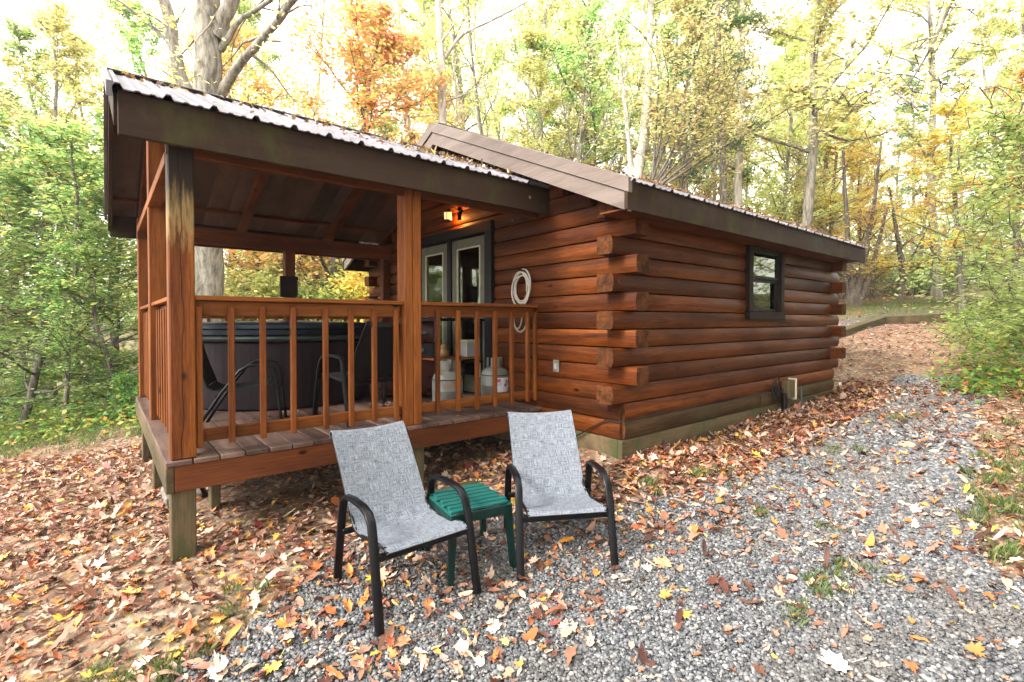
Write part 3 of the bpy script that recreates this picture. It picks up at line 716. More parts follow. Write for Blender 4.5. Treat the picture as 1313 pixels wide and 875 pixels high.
mb.build('gable_barge_board', MAT['browny'], proof)

# ---- railings
def railing(a, b, bal, ax):
    """a,b = ends along ax; fixed = offset of the rail plane"""
    fixed, sgn = (.975, -1) if ax == 'x' else ((-2.835, -1) if ax == 'y' else (4.1, 1))
    def bx(mb, u0, u1, v0, v1, z0, z1):
        if ax in ('x', 'r'): return mb.box(u0, u1, min(v0, v1), max(v0, v1), z0, z1)
        return mb.box(min(v0, v1), max(v0, v1), u0, u1, z0, z1)
    mx = MAT['cedarx'] if ax in ('x', 'r') else MAT['cedary']
    rail = bx(MB(), a, b, fixed-.035, fixed+.085, .757, .785).build('railing', mx, cabin)
    bx(MB(), a, b, fixed+.022, fixed+.06, .665, .755).build('upper_rail', mx, rail)
    bx(MB(), a, b, fixed+.022, fixed+.06, -.092, -.018).build('lower_rail', mx, rail)
    for t in bal:
        zl = -.115+rnd.uniform(-.01, .01)
        mbx = bx(MB(), t-.017, t+.017, fixed-.014, fixed+.020, zl, .722)
        o_ = mbx.build('baluster', MAT['cedarz'], rail)
    return rail
railing(-2.756, -1.415, [-2.735, -2.565, -2.387, -2.202, -1.99, -1.81, -1.635, -1.462], 'x')
railing(-1.268, -.04, [-1.10, -.905, -.712, -.52, -.33, -.14, -.045], 'x')
railing(1.057, 2.468, [1.2+.19*i for i in range(7)], 'y')
railing(2.587, 4.03, [2.7+.19*i for i in range(7)], 'y')
railing(-2.76, -1.435, [-2.6+.18*i for i in range(7)], 'r')
railing(-1.305, -.145, [-1.2+.18*i for i in range(6)], 'r')

# wall lantern (lit) and outlet cover: fixed to the cabin
lan = MB().box(-.035, -.001-.034, 2.23, 2.31, 1.78, 1.94).build('wall_lantern', MAT['dark'], cabin)
lc = (-.15, 2.335, 1.775)
mb = MB(); mb.tube([(-.03, 2.28, 1.88), (-.08, 2.30, 1.915), (-.13, 2.33, 1.905), (-.15, 2.335, 1.88)], .008)
mb.lathe([(.055, .085), (.058, .09), (.03, .112), (.012, .12)], lc, 8); mb.lathe([(.048, -.012), (.052, 0), (.05, .003)], lc, 8)
for j in range(8): a = 2*PI*j/8; mb.tube([(lc[0]+.047*math.cos(a), lc[1]+.047*math.sin(a), lc[2]), (lc[0]+.05*math.cos(a), lc[1]+.05*math.sin(a), lc[2]+.088)], .003, 4)
mb.build('lantern_cage', MAT['dark'], lan)
MB().lathe([(.040, .004), (.043, .084)], lc, 8).build('lantern_glass', MAT['lampglass'], lan)
pl = bpy.data.lights.new('lantern_light', 'POINT'); pl.energy = 2.2; pl.color = (1, .36, .07); pl.shadow_soft_size = .03
plo = bpy.data.objects.new('lantern_light', pl); COL.objects.link(plo); plo.location = (-.088, 2.29, 1.80); plo.parent = lan
mb = MB(); mb.box(-.05, -.034, .665, .735, .175, .285, ch=.004); ol = mb.build('electrical_outlet', MAT['concrete'], cabin)
mb = MB(); mb.box(-.056, -.049, .683, .717, .205, .255, ch=.002); mb.build('outlet_cover', MAT['white'], ol)

# ------------------------------------------------------------------ things on and around the cabin
# coiled hose on the door wall
hr = empty('garden_hose', (-.06, 1.13, .97), 'coiled white garden hose hanging on the log wall beside the glass doors', 'hose')
mb = MB(); pts = []
for i in range(4*28+1):
    t = i/28; a = 2*PI*t; rr = .112+.016*math.sin(t*2.1+1)+.004*math.sin(t*9)
    pts.append((-.01-.012*(t % 1.3)-.004*t, .95*rr*math.cos(a+PI/2)+.013*math.sin(1.9*t), 1.27*rr*math.sin(a+PI/2)-.012*t))
mb.tube(pts, .0085, 6); 
mb.tube([(-.04, .1*math.cos(a)*1.0, -.30+.14*math.sin(a)) for a in np.linspace(PI*.92, PI*2.08, 16)], .0085, 6)
mb.tube([(-.05, .03+.07*math.cos(a), -.28+.13*math.sin(a)) for a in np.linspace(PI*1.0, PI*1.8, 12)], .0085, 6)
mb.build('coil', MAT['hose'], hr, smooth=True)
MB().tube([(.02, 0, .145), (-.04, 0, .145), (-.055, 0, .165)], .007, 6).build('hook', MAT['dark'], hr)

def fan_leaf(half, c):
    out = half+[(-x, y) for x, y in reversed(half[1:-1])]
    if half[-1][0] != 0: out = half+[(-x, y) for x, y in reversed(half[1:])]
    vs = [(c[0], c[1], 0)]+[(x*.5, y*.5, 0) for x, y in out]; n = len(out)
    return np.array(vs), np.array([(0, 1+i, 1+(i+1) % n) for i in range(n)])
MAPLE = fan_leaf([(0, 1.0), (.09, .74), (.2, .76), (.16, .45), (.38, .66), (.42, .54), (.62, .56), (.5, .33), (.64, .2), (.36, .02), (.42, -.2), (.14, -.14), (.03, -.22)], (0, .1))
OVAL = fan_leaf([(0, 1.0), (.17, .72), (.30, .38), (.33, 0), (.24, -.38), (.08, -.62), (0, -.66)], (0, .05))
LOBED = fan_leaf([(0, 1.0), (.18, .62), (.15, .45), (.42, .42), (.36, .18), (.30, .08), (.46, -.18), (.2, -.38), (0, -.5)], (0, .05))
LV, LF = MAPLE
def scatter_leaves(name, X, Y, Z, size, mat, tilt=.35, curl=1.0, label=None, cat=None, kind='stuff', parent=None, lift=.014, rs=RS, shapes=(MAPLE, OVAL, LOBED)):
    n0 = len(X); pick = rs.randint(0, len(shapes), n0); size = np.broadcast_to(size, (n0,)); VV = []; FF = []; off = 0
    for si, (SV, SF) in enumerate(shapes):
        k = pick == si; n = int(k.sum())
        if not n: continue
        x, y, z, sz = X[k], Y[k], Z[k], size[k]*(.6+.75*rs.rand(n)); th = rs.rand(n)*2*PI
        B = SV[None]*sz[:, None, None]; asp = .75+.35*rs.rand(n); Bx = B[..., 0]*asp[:, None]; By = B[..., 1]
        c = (rs.rand(n)-.3)*curl*2.6/sz; c2 = (rs.rand(n)-.35)*curl*1.6/sz
        Bz = c[:, None]*Bx**2+c2[:, None]*By**2+np.abs(Bx)*(rs.rand(n)*.5)[:, None]+sz[:, None]*.10*(rs.rand(n, B.shape[1])-.5)
        Bx = Bx*(1-.25*np.clip(np.abs(c*sz)/2, 0, 1))[:, None]
        ax = rs.randn(n)*tilt; ay = rs.randn(n)*tilt
        Bz = Bz+Bx*np.tan(np.clip(ax, -1.1, 1.1))[:, None]+By*np.tan(np.clip(ay, -1.1, 1.1))[:, None]
        Bz = Bz-Bz.min(1)[:, None]*.8
        ct, st = np.cos(th)[:, None], np.sin(th)[:, None]
        V = np.stack([x[:, None]+Bx*ct-By*st, y[:, None]+Bx*st+By*ct, z[:, None]+Bz+lift*rs.rand(n)[:, None]], -1)
        m = B.shape[1]; FF.append((SF[None]+np.arange(n)[:, None, None]*m).reshape(-1, 3)+off); VV.append(V.reshape(-1, 3)); off += n*m
    ob = fastmesh(name, np.concatenate(VV), np.concatenate(FF), mat, parent)
    return tag(ob, label, cat, None, kind)

# --- the two grey sling chairs, built once
def sling_chair(name, loc, rz, label, fabric, group, folddown=False):
    root = empty(name, loc, label, 'chair', group, rz)
    hw = .268
    # side loops: rear foot -> arm -> front foot, flat tube
    for sx in (-1, 1):
        x = sx*hw
        P0 = [Vector((x, .285, 0)), Vector((x, .20, .42)), Vector((x*.985, .185, .488)), Vector((x*.98, .150, .517)), Vector((x*.98, .06, .528)), Vector((x*.98, -.06, .525)), Vector((x*.985, -.13, .508)),
              Vector((x*.99, -.168, .47)), Vector((x, -.190, .40)), Vector((x*1.02, -.270, 0))]

        # explicit flat bar: width across x, thickness in the bend plane
        vs = []
        n = len(P0)
        for i, q in enumerate(P0):
            d = (P0[min(i+1, n-1)]-P0[max(i-1, 0)]).normalized(); nrm = Vector((1, 0, 0)).cross(d).normalized(); wx = .021; wt = .011
            for a, b in ((-1, -.6), (-.75, -1), (.75, -1), (1, -.6), (1, .6), (.75, 1), (-.75, 1), (-1, .6)): vs.append(q+Vector((1, 0, 0))*a*wx+nrm*b*wt)
        fs = [(i*8+j, i*8+(j+1) % 8, i*8+8+(j+1) % 8, i*8+8+j) for i in range(n-1) for j in range(8)]+[tuple(range(8)), tuple(8*(n-1)+j for j in range(8))]
        mb = MB(); mb.add(vs, fs); o = mb.build('arm_and_legs', MAT['blackmetal'], root); shade_auto(o, 50)
        # sling rail: seat front -> seat rear -> back top
        xi = sx*.222
        mb = MB(); mb.tube([(xi, -.245, .345), (xi, -.22, .362), (xi, -.05, .345), (xi, .09, .325), (xi, .15, .345), (xi, .215, .42), (xi*1.0, .345, .62), (xi, .45, .765), (xi, .475, .785)], .0095, 6)
        mb.build('sling_rail', MAT['blackmetal'], root, smooth=True)
    mb = MB(); mb.box(-hw, hw, -.215, -.19, .30, .335); mb.build('front_crossbar', MAT['blackmetal'], root)
    mb = MB(); mb.box(-hw, hw, .19, .212, .30, .33); mb.build('rear_crossbar', MAT['blackmetal'], root)
    MB().tube([(-.222, .484, .775), (.222, .484, .775)], .008, 6).build('top_rail', MAT['blackmetal'], root)
    # sling cloth as thin curved sheet with uv
    prof = [(-.25, .345), (-.235, .36), (-.21, .367), (-.1, .352), (0, .338), (.09, .332), (.135, .343), (.17, .37), (.215, .44), (.282, .54), (.35, .64), (.415, .732), (.455, .782), (.472, .796), (.490, .796), (.502, .782), (.503, .755)]
    nu = 13; vs = []; uvs = []; s_ = 0; last = None; top = []
    for i, (y, z) in enumerate(prof):
        if last: s_ += math.hypot(y-last[0], z-last[1])
        last = (y, z)
        for j in range(nu):
            u = -1+2*j/(nu-1); sag = -.014*(1-u*u)
            a = Vector(prof[max(i-1, 0)]); b = Vector(prof[min(i+1, len(prof)-1)]); t = (b-a).normalized(); nn = Vector((-t.y, t.x))
            vs.append((u*.226, y+nn.x*sag*(1 if i > 1 else 0), z+nn.y*sag*(1 if i > 1 else 0)+.004)); uvs.append((.226*(u+1), s_))
    n = len(prof); base = len(vs); vs2 = vs+[(x, y+.002, z-.004) for x, y, z in vs]; uv2 = uvs+uvs
    fs = [(i*nu+j, i*nu+j+1, (i+1)*nu+j+1, (i+1)*nu+j) for i in range(n-1) for j in range(nu-1)]
    fs2 = fs+[tuple(q+base for q in reversed(f)) for f in fs]
    for i in range(n-1):
        for j in (0, nu-1): fs2.append((i*nu+j, (i+1)*nu+j, base+(i+1)*nu+j, base+i*nu+j))
    for j in range(nu-1):
        for i in (0, n-1): fs2.append((i*nu+j, i*nu+j+1, base+i*nu+j+1, base+i*nu+j))
    o = MB().add(vs2, fs2).build('sling', fabric, root); me = o.data; uvl = me.uv_layers.new(name='UVMap')
    for lp in me.loops: uvl.data[lp.index].uv = uv2[lp.vertex_index]
    shade_auto(o, 60)
    return root
GZ = -.80
ch1 = sling_chair('patio_chair', (-1.94, -.095, GZ), 0, 'grey sling patio chair on the gravel, left of the green table', MAT['slinggrey'], 'grey sling chairs on the gravel')
ch2 = copy_tree(ch1); ch2.location = (-1.045, -.325, GZ); ch2.rotation_euler = (0, 0, math.radians(-30)); ch2['label'] = 'grey sling patio chair on the gravel, right of the green table'

# --- green side table
tb = empty('side_table', (-1.525, -.075, GZ), 'small dark green slatted plastic side table between the two grey chairs', 'table', None, math.radians(-10))
tw = .19
mb = MB()
for i in range(7):
    y0 = -tw+i*(2*tw/7); 
    mb.box(-tw+.004+.016*(i % 2), tw-.004-.016*((i+1) % 2), y0+.008, y0+2*tw/7-.008, .388, .404, ch=.003)
mb.box(-tw, -tw+.035, -tw, tw, .380, .3875, ch=.003); mb.box(tw-.035, tw, -tw, tw, .380, .3875, ch=.003); mb.box(-.02, .02, -tw+.02, tw-.02, .352, .3875, ch=.003)
top = mb.build('slatted_top', MAT['plasticgreen'], tb)
mb = MB(); mb.box(-tw, tw, -tw-.002, -tw+.016, .33, .386); mb.box(-tw, tw, tw-.016, tw+.002, .33, .386); mb.box(-tw-.002, -tw+.016, -tw+.017, tw-.017, .33, .386); mb.box(tw-.016, tw+.002, -tw+.017, tw-.017, .33, .386)
mb.build('apron', MAT['legreen'], tb)
for sx in (-1, 1):
    for sy in (-1, 1):
        a = Vector((sx*(tw-.022), sy*(tw-.022), .378)); b = Vector((sx*(tw+.004), sy*(tw+.004), 0)); mb = MB()
        vs = []
        for q, w_ in ((a, .020), (b, .013)): vs += [q+Vector((dx*w_, dy*w_, 0)) for dx, dy in ((-1, -1), (1, -1), (1, 1), (-1, 1))]
        mb.add(vs, [(0, 1, 5, 4), (1, 2, 6, 5), (2, 3, 7, 6), (3, 0, 4, 7), (3, 2, 1, 0), (4, 5, 6, 7)]); mb.build('leg', MAT['legreen'], tb)

# --- on the deck
tub = empty('hot_tub', (-1.70, 3.08, DZ), 'round hot tub with dark panelled sides and navy vinyl cover on the porch', 'hot tub')
MB().lathe([(.84, 0), (.86, .02), (.86, .60), (.84, .62)], (0, 0, 0), 64).build('cabinet', MAT['tubwall'], tub)
mb = MB(); mb.lathe([(.85, .62), (.89, .625), (.90, .645), (.885, .66), (.87, .668)], (0, 0, 0), 64); mb.build('lip', MAT['lipgrey'], tub, smooth=False)
mb = MB(); mb.lathe([(.88, .67), (.895, .68), (.895, .72), (.885, .725), (.895, .735), (.89, .765), (.86, .785), (.5, .80), (.1, .81)], (0, 0, 0), 64); shade_auto(mb.build('cover', MAT['navy'], tub), 40)

dc = sling_chair('deck_chair', (-1.52, 1.50, DZ), math.radians(188), 'dark sling chair on the deck with its high back turned to the railing', MAT['slingdark'], None)
# slim tube chair facing the house side
def tube_chair():
    r = empty('metal_armchair', (-2.36, 1.78, DZ), 'thin framed black metal armchair on the deck beside the corner post', 'chair', None, math.radians(72))
    for sx in (-1, 1):
        x = sx*.23
        mb = MB(); mb.tube([(x, .27, 0), (x, .10, .28), (x, -.02, .44), (x, -.08, .475), (x, -.18, .48), (x, -.24, .455), (x, -.26, .38), (x, -.29, .1), (x, -.30, 0)], .011, 8); mb.build('arm_and_legs', MAT['blackmetal'], r, smooth=True)
    mb = MB(); pr = [(-.24, .315), (-.2, .335), (.0, .305), (.15, .30), (.2, .33)]; vs = []
    for y, z in pr: vs += [(-.2, y, z), (0, y, z-.008), (.2, y, z), (.2, y, z-.012), (0, y, z-.02), (-.2, y, z-.012)]
    mb.add(vs, [(i*6+j, i*6+(j+1) % 6, i*6+6+(j+1) % 6, i*6+6+j) for i in range(4) for j in range(6)]+[tuple(range(6)), tuple(24+j for j in range(6))]); mb.build('seat', MAT['slingdark'], r)
    mb = MB(); vs = []
    for y, z in [(.19, .33), (.25, .5), (.3, .68), (.31, .72)]: vs += [(-.2, y, z), (0, y+.015, z), (.2, y, z), (.2, y+.012, z), (0, y+.027, z), (-.2, y+.012, z)]
    mb.add(vs, [(i*6+j, i*6+(j+1) % 6, i*6+6+(j+1) % 6, i*6+6+j) for i in range(3) for j in range(6)]+[tuple(range(6)), tuple(18+j for j in range(6))]); mb.build('backrest', MAT['slingdark'], r)
    mb = MB(); mb.tube([(-.23, -.27, .3), (.23, -.27, .3)], .009, 6); mb.tube([(-.23, .13, .26), (.23, .13, .26)], .009, 6); mb.build('crossbar', MAT['blackmetal'], r)
tube_chair()
# gas grill
gr = empty('gas_grill', (-.62, 2.35, DZ), 'dark red gas grill with a grey handle on the porch behind the middle post', 'grill', None, math.radians(-35))
mb = MB(); pr = [(-.22, .58), (-.235, .66), (-.19, .78), (-.08, .84), (.08, .84), (.2, .76), (.22, .58)]
mb.prism(pr, (0, 0, 0), (1, 0, 0), (0, 1, 0), (0, 0, 1), -.27, .27); shade_auto(mb.build('lid', MAT['redbrown'], gr), 40)
mb = MB(); mb.box(-.27, .27, -.21, .21, .42, .575); mb.build('firebox', MAT['dark'], gr)
mb = MB(); mb.tube([(-.2, -.23, .67), (-.2, -.275, .68), (.2, -.275, .68), (.2, -.23, .67)], .013, 8); mb.build('handle', MAT['steel'], gr)
mb = MB(); mb.box(-.27, .27, -.2, .2, .03, .415); mb.build('cart', MAT['redbrown'], gr)
mb = MB(); mb.box(-.52, -.275, -.19, .19, .545, .565); mb.build('side_shelf', MAT['steel'], gr)
for i in range(3): MB().lathe([(.02, 0), (.02, .02)], (0, 0, 0), 10).build('knob', MAT['steel'], gr).matrix_local = Matrix.Translation((-.15+.15*i, -.212, .5))@Matrix.Rotation(PI/2, 4, 'X')
# caddy on the hot tub's far side shelf: blue tray with green ties
tr = empty('blue_tray', (-.50, 2.86, DZ), 'shallow blue tray with green handles on a dark stand behind the grill', 'tray')
MB().lathe([(.09, .76), (.12, .79), (.12, .80), (.11, .80), (.088, .775)], (0, 0, 0), 16).build('tray', MAT['blueplastic'], tr)
mb = MB()
for s_ in (-1, 1): mb.tube([(.09*s_, 0, .8), (.08*s_, .01, .87), (.05*s_, 0, .93)], .006, 5)
mb.build('handle', MAT['plasticgreen'], tr)
mb = MB(); mb.lathe([(.11, 0), (.11, .02), (.02, .03), (.02, .74), (.10, .757)], (0, 0, 0), 14); mb.build('stand', MAT['dark'], tr)
# storage stool, beige cushion
st = empty('cushioned_stool', (-1.02, 1.98, DZ), 'low black stool with a beige cushion behind the dark sling chair', 'stool')
mb = MB(); 
for sx in (-1, 1):
    for sy in (-1, 1): MB().tube([(sx*.13, sy*.11, 0), (sx*.1, sy*.09, .32)], .013, 6).build('leg', MAT['blackmetal'], st)
MB().lathe([(.12, .32), (.155, .335), (.16, .36), (.14, .385), (.05, .395)], (0, 0, 0), 20).build('cushion', plain('beige_cushion', (.30, .25, .19), .8), st, smooth=True)
# black metal shelf table on the right half of the porch
sh = empty('metal_shelf_table', (-.33, 2.0, DZ), 'tall black metal table with a lower wooden shelf in front of the glass doors', 'table', None, 0)
for sx in (-1, 1):
    for sy in (-1, 1): MB().beam((sx*.30, sy*.18, 0), (sx*.27, sy*.17, .80), .028, .028, up=(1, 0, 0)).build('leg', MAT['blackmetal'], sh)
MB().box(-.32, .32, -.22, .22, .80, .83).build('top', MAT['blackmetal'], sh)
MB().box(-.28, .28, -.18, .18, .40, .42).build('shelf', MAT['cedarx'], sh)
MB().box(-.30, .30, -.2, -.17, .36, .385).build('rail', MAT['blackmetal'], sh)
bxr = empty('white_box', (-.12, 1.93, DZ+.421-.001), 'white slatted plastic box on the shelf of the black metal table', 'box')
mb = MB(); mb.box(-.11, .11, -.09, .09, 0.002, .16); 
for i in range(5): mb.box(-.113, .113, -.094, -.088, .02+i*.027, .034+i*.027, ch=.002)
mb.build('body', MAT['white'], bxr)
MB().box(-.115, .115, -.095, .095, .162, .18).build('lid', MAT['cream'], bxr)
gb = empty('brass_kettle', (-.44, 1.95, DZ+.421), 'small brown jar standing on the shelf of the black metal table', 'jar')
MB().lathe([(.03, .001), (.045, .02), (.045, .07), (.03, .09), (.035, .10), (.035, .13), (.03, .135)], (0, 0, 0), 14).build('body', plain('brown_glaze', (.2, .11, .05), .35), gb, smooth=True)
bpy.data.objects['brass_kettle'].name = 'storage_jar'
# propane tanks
def tank(loc, label):
    r = empty('propane_tank', loc, label, 'gas tank', 'propane tanks on the porch')
    mb = MB(); mb.lathe([(.13, .03), (.14, .05), (.142, .16), (.143, .162), (.142, .164), (.142, .26), (.125, .305), (.08, .335), (.03, .345)], (0, 0, 0), 28); shade_auto(mb.build('cylinder', MAT['tank'], r), 50)
    MB().lathe([(.105, 0), (.105, .045)], (0, 0, 0), 20).build('foot_ring', MAT['tank'], r)
    mb = MB(); n = 24; vs = []; 
    for j in range(n+1):
        a = .5+(2*PI-1.4)*j/n; h = .435
        vs += [(.075*math.cos(a), .075*math.sin(a), .33), (.075*math.cos(a), .075*math.sin(a), h), (.082*math.cos(a), .082*math.sin(a), h), (.082*math.cos(a), .082*math.sin(a), .33)]
    fs = [(4*j+k, 4*j+(k+1) % 4, 4*j+4+(k+1) % 4, 4*j+4+k) for j in range(n) for k in range(4) if not (k in (0, 2) and j % 8 in (3, 4))]
    mb.add(vs, fs).build('collar', MAT['tank'], r)
    mb = MB(); mb.lathe([(.02, .34), (.02, .39), (.03, .395), (.03, .41)], (0, 0, 0), 12); mb.tube([(0, 0, .37), (-.05, -.02, .37)], .012, 8); mb.build('valve', plain('brass', (.3, .22, .1), .35, .8), r)
    MB().lathe([(.1435, .258), (.1438, .262), (.1435, .266)], (0, 0, 0), 28).build('band', MAT['dark'], r)
    return r
t1 = tank((-.70, 1.47, DZ), 'rusty white propane tank nearer the middle post, just behind the railing')
t2 = copy_tree(t1); t2.location = (-.12, 1.50, DZ); t2['label'] = 'weathered propane tank with a paper label, nearer the log wall below the hose'; t2.rotation_euler = (0, 0, 2)
lab = MB(); vs = []
for j in range(9): a = -2.2-2+.14*j; vs += [(.1445*math.cos(a), .1445*math.sin(a), .10), (.1445*math.cos(a), .1445*math.sin(a), .24), (.146*math.cos(a), .146*math.sin(a), .24), (.146*math.cos(a), .146*math.sin(a), .10)]
lab.add(vs, [(4*j+k, 4*j+(k+1) % 4, 4*j+4+(k+1) % 4, 4*j+4+k) for j in range(8) for k in range(4)]+[(0, 1, 2, 3), (32, 33, 34, 35)]); 
def labelmat():
    m, nt, b, out = newmat('faded_tank_label'); v = mapping(nt, (1, 1, 1), loc_rand=False); vo = nt.nodes.new('ShaderNodeTexVoronoi'); vo.inputs['Scale'].default_value = 28; nt.links.new(v, vo.inputs['Vector'])
    s_ = nt.nodes.new('ShaderNodeSeparateColor'); nt.links.new(vo.outputs['Color'], s_.inputs[0])
    nt.links.new(ramp(nt, s_.outputs[0], [(0, (.5, .06, .1)), (.2, (.6, .6, .6)), (.8, (.35, .45, .55)), (1, (.65, .65, .62))], 'CONSTANT').outputs[0], b.inputs['Base Color']); return m
lab.build('paper_label', labelmat(), t2)
# pots on the rear rail by the house
p1 = tag(MB().lathe([(.035, 0), (.06, .03), (.075, .055), (.07, .057), (.05, .03)], (0, 0, 0), 18).build('bowl', MAT['dark']), 'small dark bowl on the rear porch rail, left of the grey pot', 'bowl'); p1.location = (-.42, 4.12, .786)
p2 = tag(MB().lathe([(.05, 0), (.055, .01), (.075, .14), (.082, .145), (.082, .16), (.07, .155)], (0, 0, 0), 18).build('flower_pot', MAT['potgrey']), 'grey green flower pot on the rear porch rail near the log wall', 'pot'); p2.location = (-.24, 4.12, .786)
bx_ = empty('mounted_box', (-1.40, 4.02, 1.05), 'dark square box fixed to the rear middle porch post', 'box')
MB().box(-.1, .1, -.045, -.001+.0, -.12, .14).build('body', MAT['brownframe'], bx_); MB().box(-.105, .105, -.05, -.046, .10, .135).build('cover', MAT['dark'], bx_)

# utility bits on the long wall
mb = MB(); mb.tube([(x, -.040-.006*math.sin(x*7)*0, Z0-P+.006+.006*math.sin(x*3.1)) for x in np.linspace(.02, 2.62, 30)], .006, 5)
mb.tube([(.02, -.042, Z0-P+.006), (-.045, -.02, Z0-P+.004), (-.045, .12, Z0-P), (-.05, .3, -P-.12), (-.06, .55, -P-.27), (-.1, .8, -.5)], .006, 5)
cable = tag(mb.build('power_cable', MAT['blackrubber'], None, smooth=True), 'thin black cable along the bottom log seam round the cabin corner', 'cable')
mb = MB()
for k in range(7):
    cx, cz = 2.68+rnd.uniform(-.05, .06), -.13+rnd.uniform(-.04, .04); r0 = rnd.uniform(.05, .1)
    mb.tube([(cx+r0*math.cos(a), -.05-.02*k/7, cz+r0*1.2*math.sin(a)-.02) for a in np.linspace(rnd.uniform(0, 3), rnd.uniform(5, 8), 14)], .005, 5)
mb.tube([(2.73, -.05, -.1), (2.80, -.06, -.25), (2.84, -.06, -.5)], .006, 5)
tag(mb.build('wire_bundle', MAT['blackrubber'], None, smooth=True), 'tangled bundle of black wires on the lower logs beside the meter box', 'wires')
ub = empty('utility_box', (2.97, -.06, -.45), 'tan utility box on a short timber stub at the foot of the side wall', 'utility box')
MB().box(-.13, .05, -.06, .02, .2, .40).build('box', MAT['treatedz'], ub); MB().box(.052, .085, -.07, .02, .17, .415).build('side_panel', MAT['cream'], ub)
MB().box(-.05, .0, -.03, .02, -.1, .198).build('stub_post', MAT['treatedz'], ub); MB().tube([(-.17, -.03, -.1), (-.17, -.03, .26)], .026, 10).build('conduit', MAT['dark'], ub)
tag(MB().tube([(3.2, -.13, g1(3.2, -.13)-.05), (3.19, -.12, -.14)], .010, 8).build('metal_stake', MAT['steel']), 'thin grey metal stake standing upright by the side wall past the utility box', 'stake')

# small pale dry leaves caught on the cabin
def hanging_leaf(loc, s_, label, rot):
    vs = [tuple(np.array(q)*s_) for q in LV]; vs = [(x, y, z+6*(x*x+y*y)*.8) for x, y, z in vs]
    n = len(vs); vs = vs+[(x, y, z-.0015) for x, y, z in vs]
    fs = [tuple(f) for f in LF.tolist()]+[tuple(n+q for q in reversed(f)) for f in LF.tolist()]
    o = tag(MB().add(vs, fs).build('dry_leaf', plain('dry_leaf_tan', (.45, .27, .15), .7)), label, 'leaf', 'dry leaves caught on the cabin'); o.location = loc; o.rotation_euler = rot; return o
hanging_leaf((-.10, -.045, .93), .06, 'pale dry leaf caught on a projecting log end of the near corner', (1.2, .3, .5))
hanging_leaf((-.30, .765, 1.70), .055, 'pale dry leaf stuck on the porch fascia near the wall', (1.5, .2, .2))
hanging_leaf((-.2, 1.1, 1.64), .045, 'small dry leaf hanging highest under the porch eave', (1.4, .9, .1))
hanging_leaf((-.2, 1.12, 1.57), .055, 'larger dry leaf dangling lowest under the porch eave', (1.2, -.5, .4))
# concrete block under deck
tag(MB().box(-2.84, -2.6, 1.9, 2.25, g1(-2.7, 2.1)-.05, g1(-2.7, 2.1)+.07, ch=.012).build('concrete_block', MAT['concrete']), 'pale concrete slab lying beside the corner footing of the deck', 'block')
tag(MB().box(-1.9, -.25, .72, .8, g1(-1, .75)-.03, g1(-1, .75)+.045, ch=.012).build('edging_timber', MAT['treatedx']), 'dark weathered timber lying on the ground along the front of the deck', 'timber')

# timber edged path far right
def timber(a, b, label, w=.2, h=.2):
    za, zb = g1(*a)+.08, g1(*b)+.08
    o = MB().beam((a[0], a[1], za), (b[0], b[1], zb), w, h, ch=.012).build('path_timber', MAT['treatedx']); tag(o, label, 'timber', 'timbers edging the path'); return o
timber((7.0, 1.05), (11.3, 1.13), 'long weathered timber edging the path, running down beside the far end of the cabin')
timber((11.35, 1.13), (14.2, -.9), 'weathered timber edging the path, crossing at the top of the drive')
timber((7.6, 1.95), (10.9, 2.2), 'thinner weathered timber on the far side of the path, nearest the clearing')

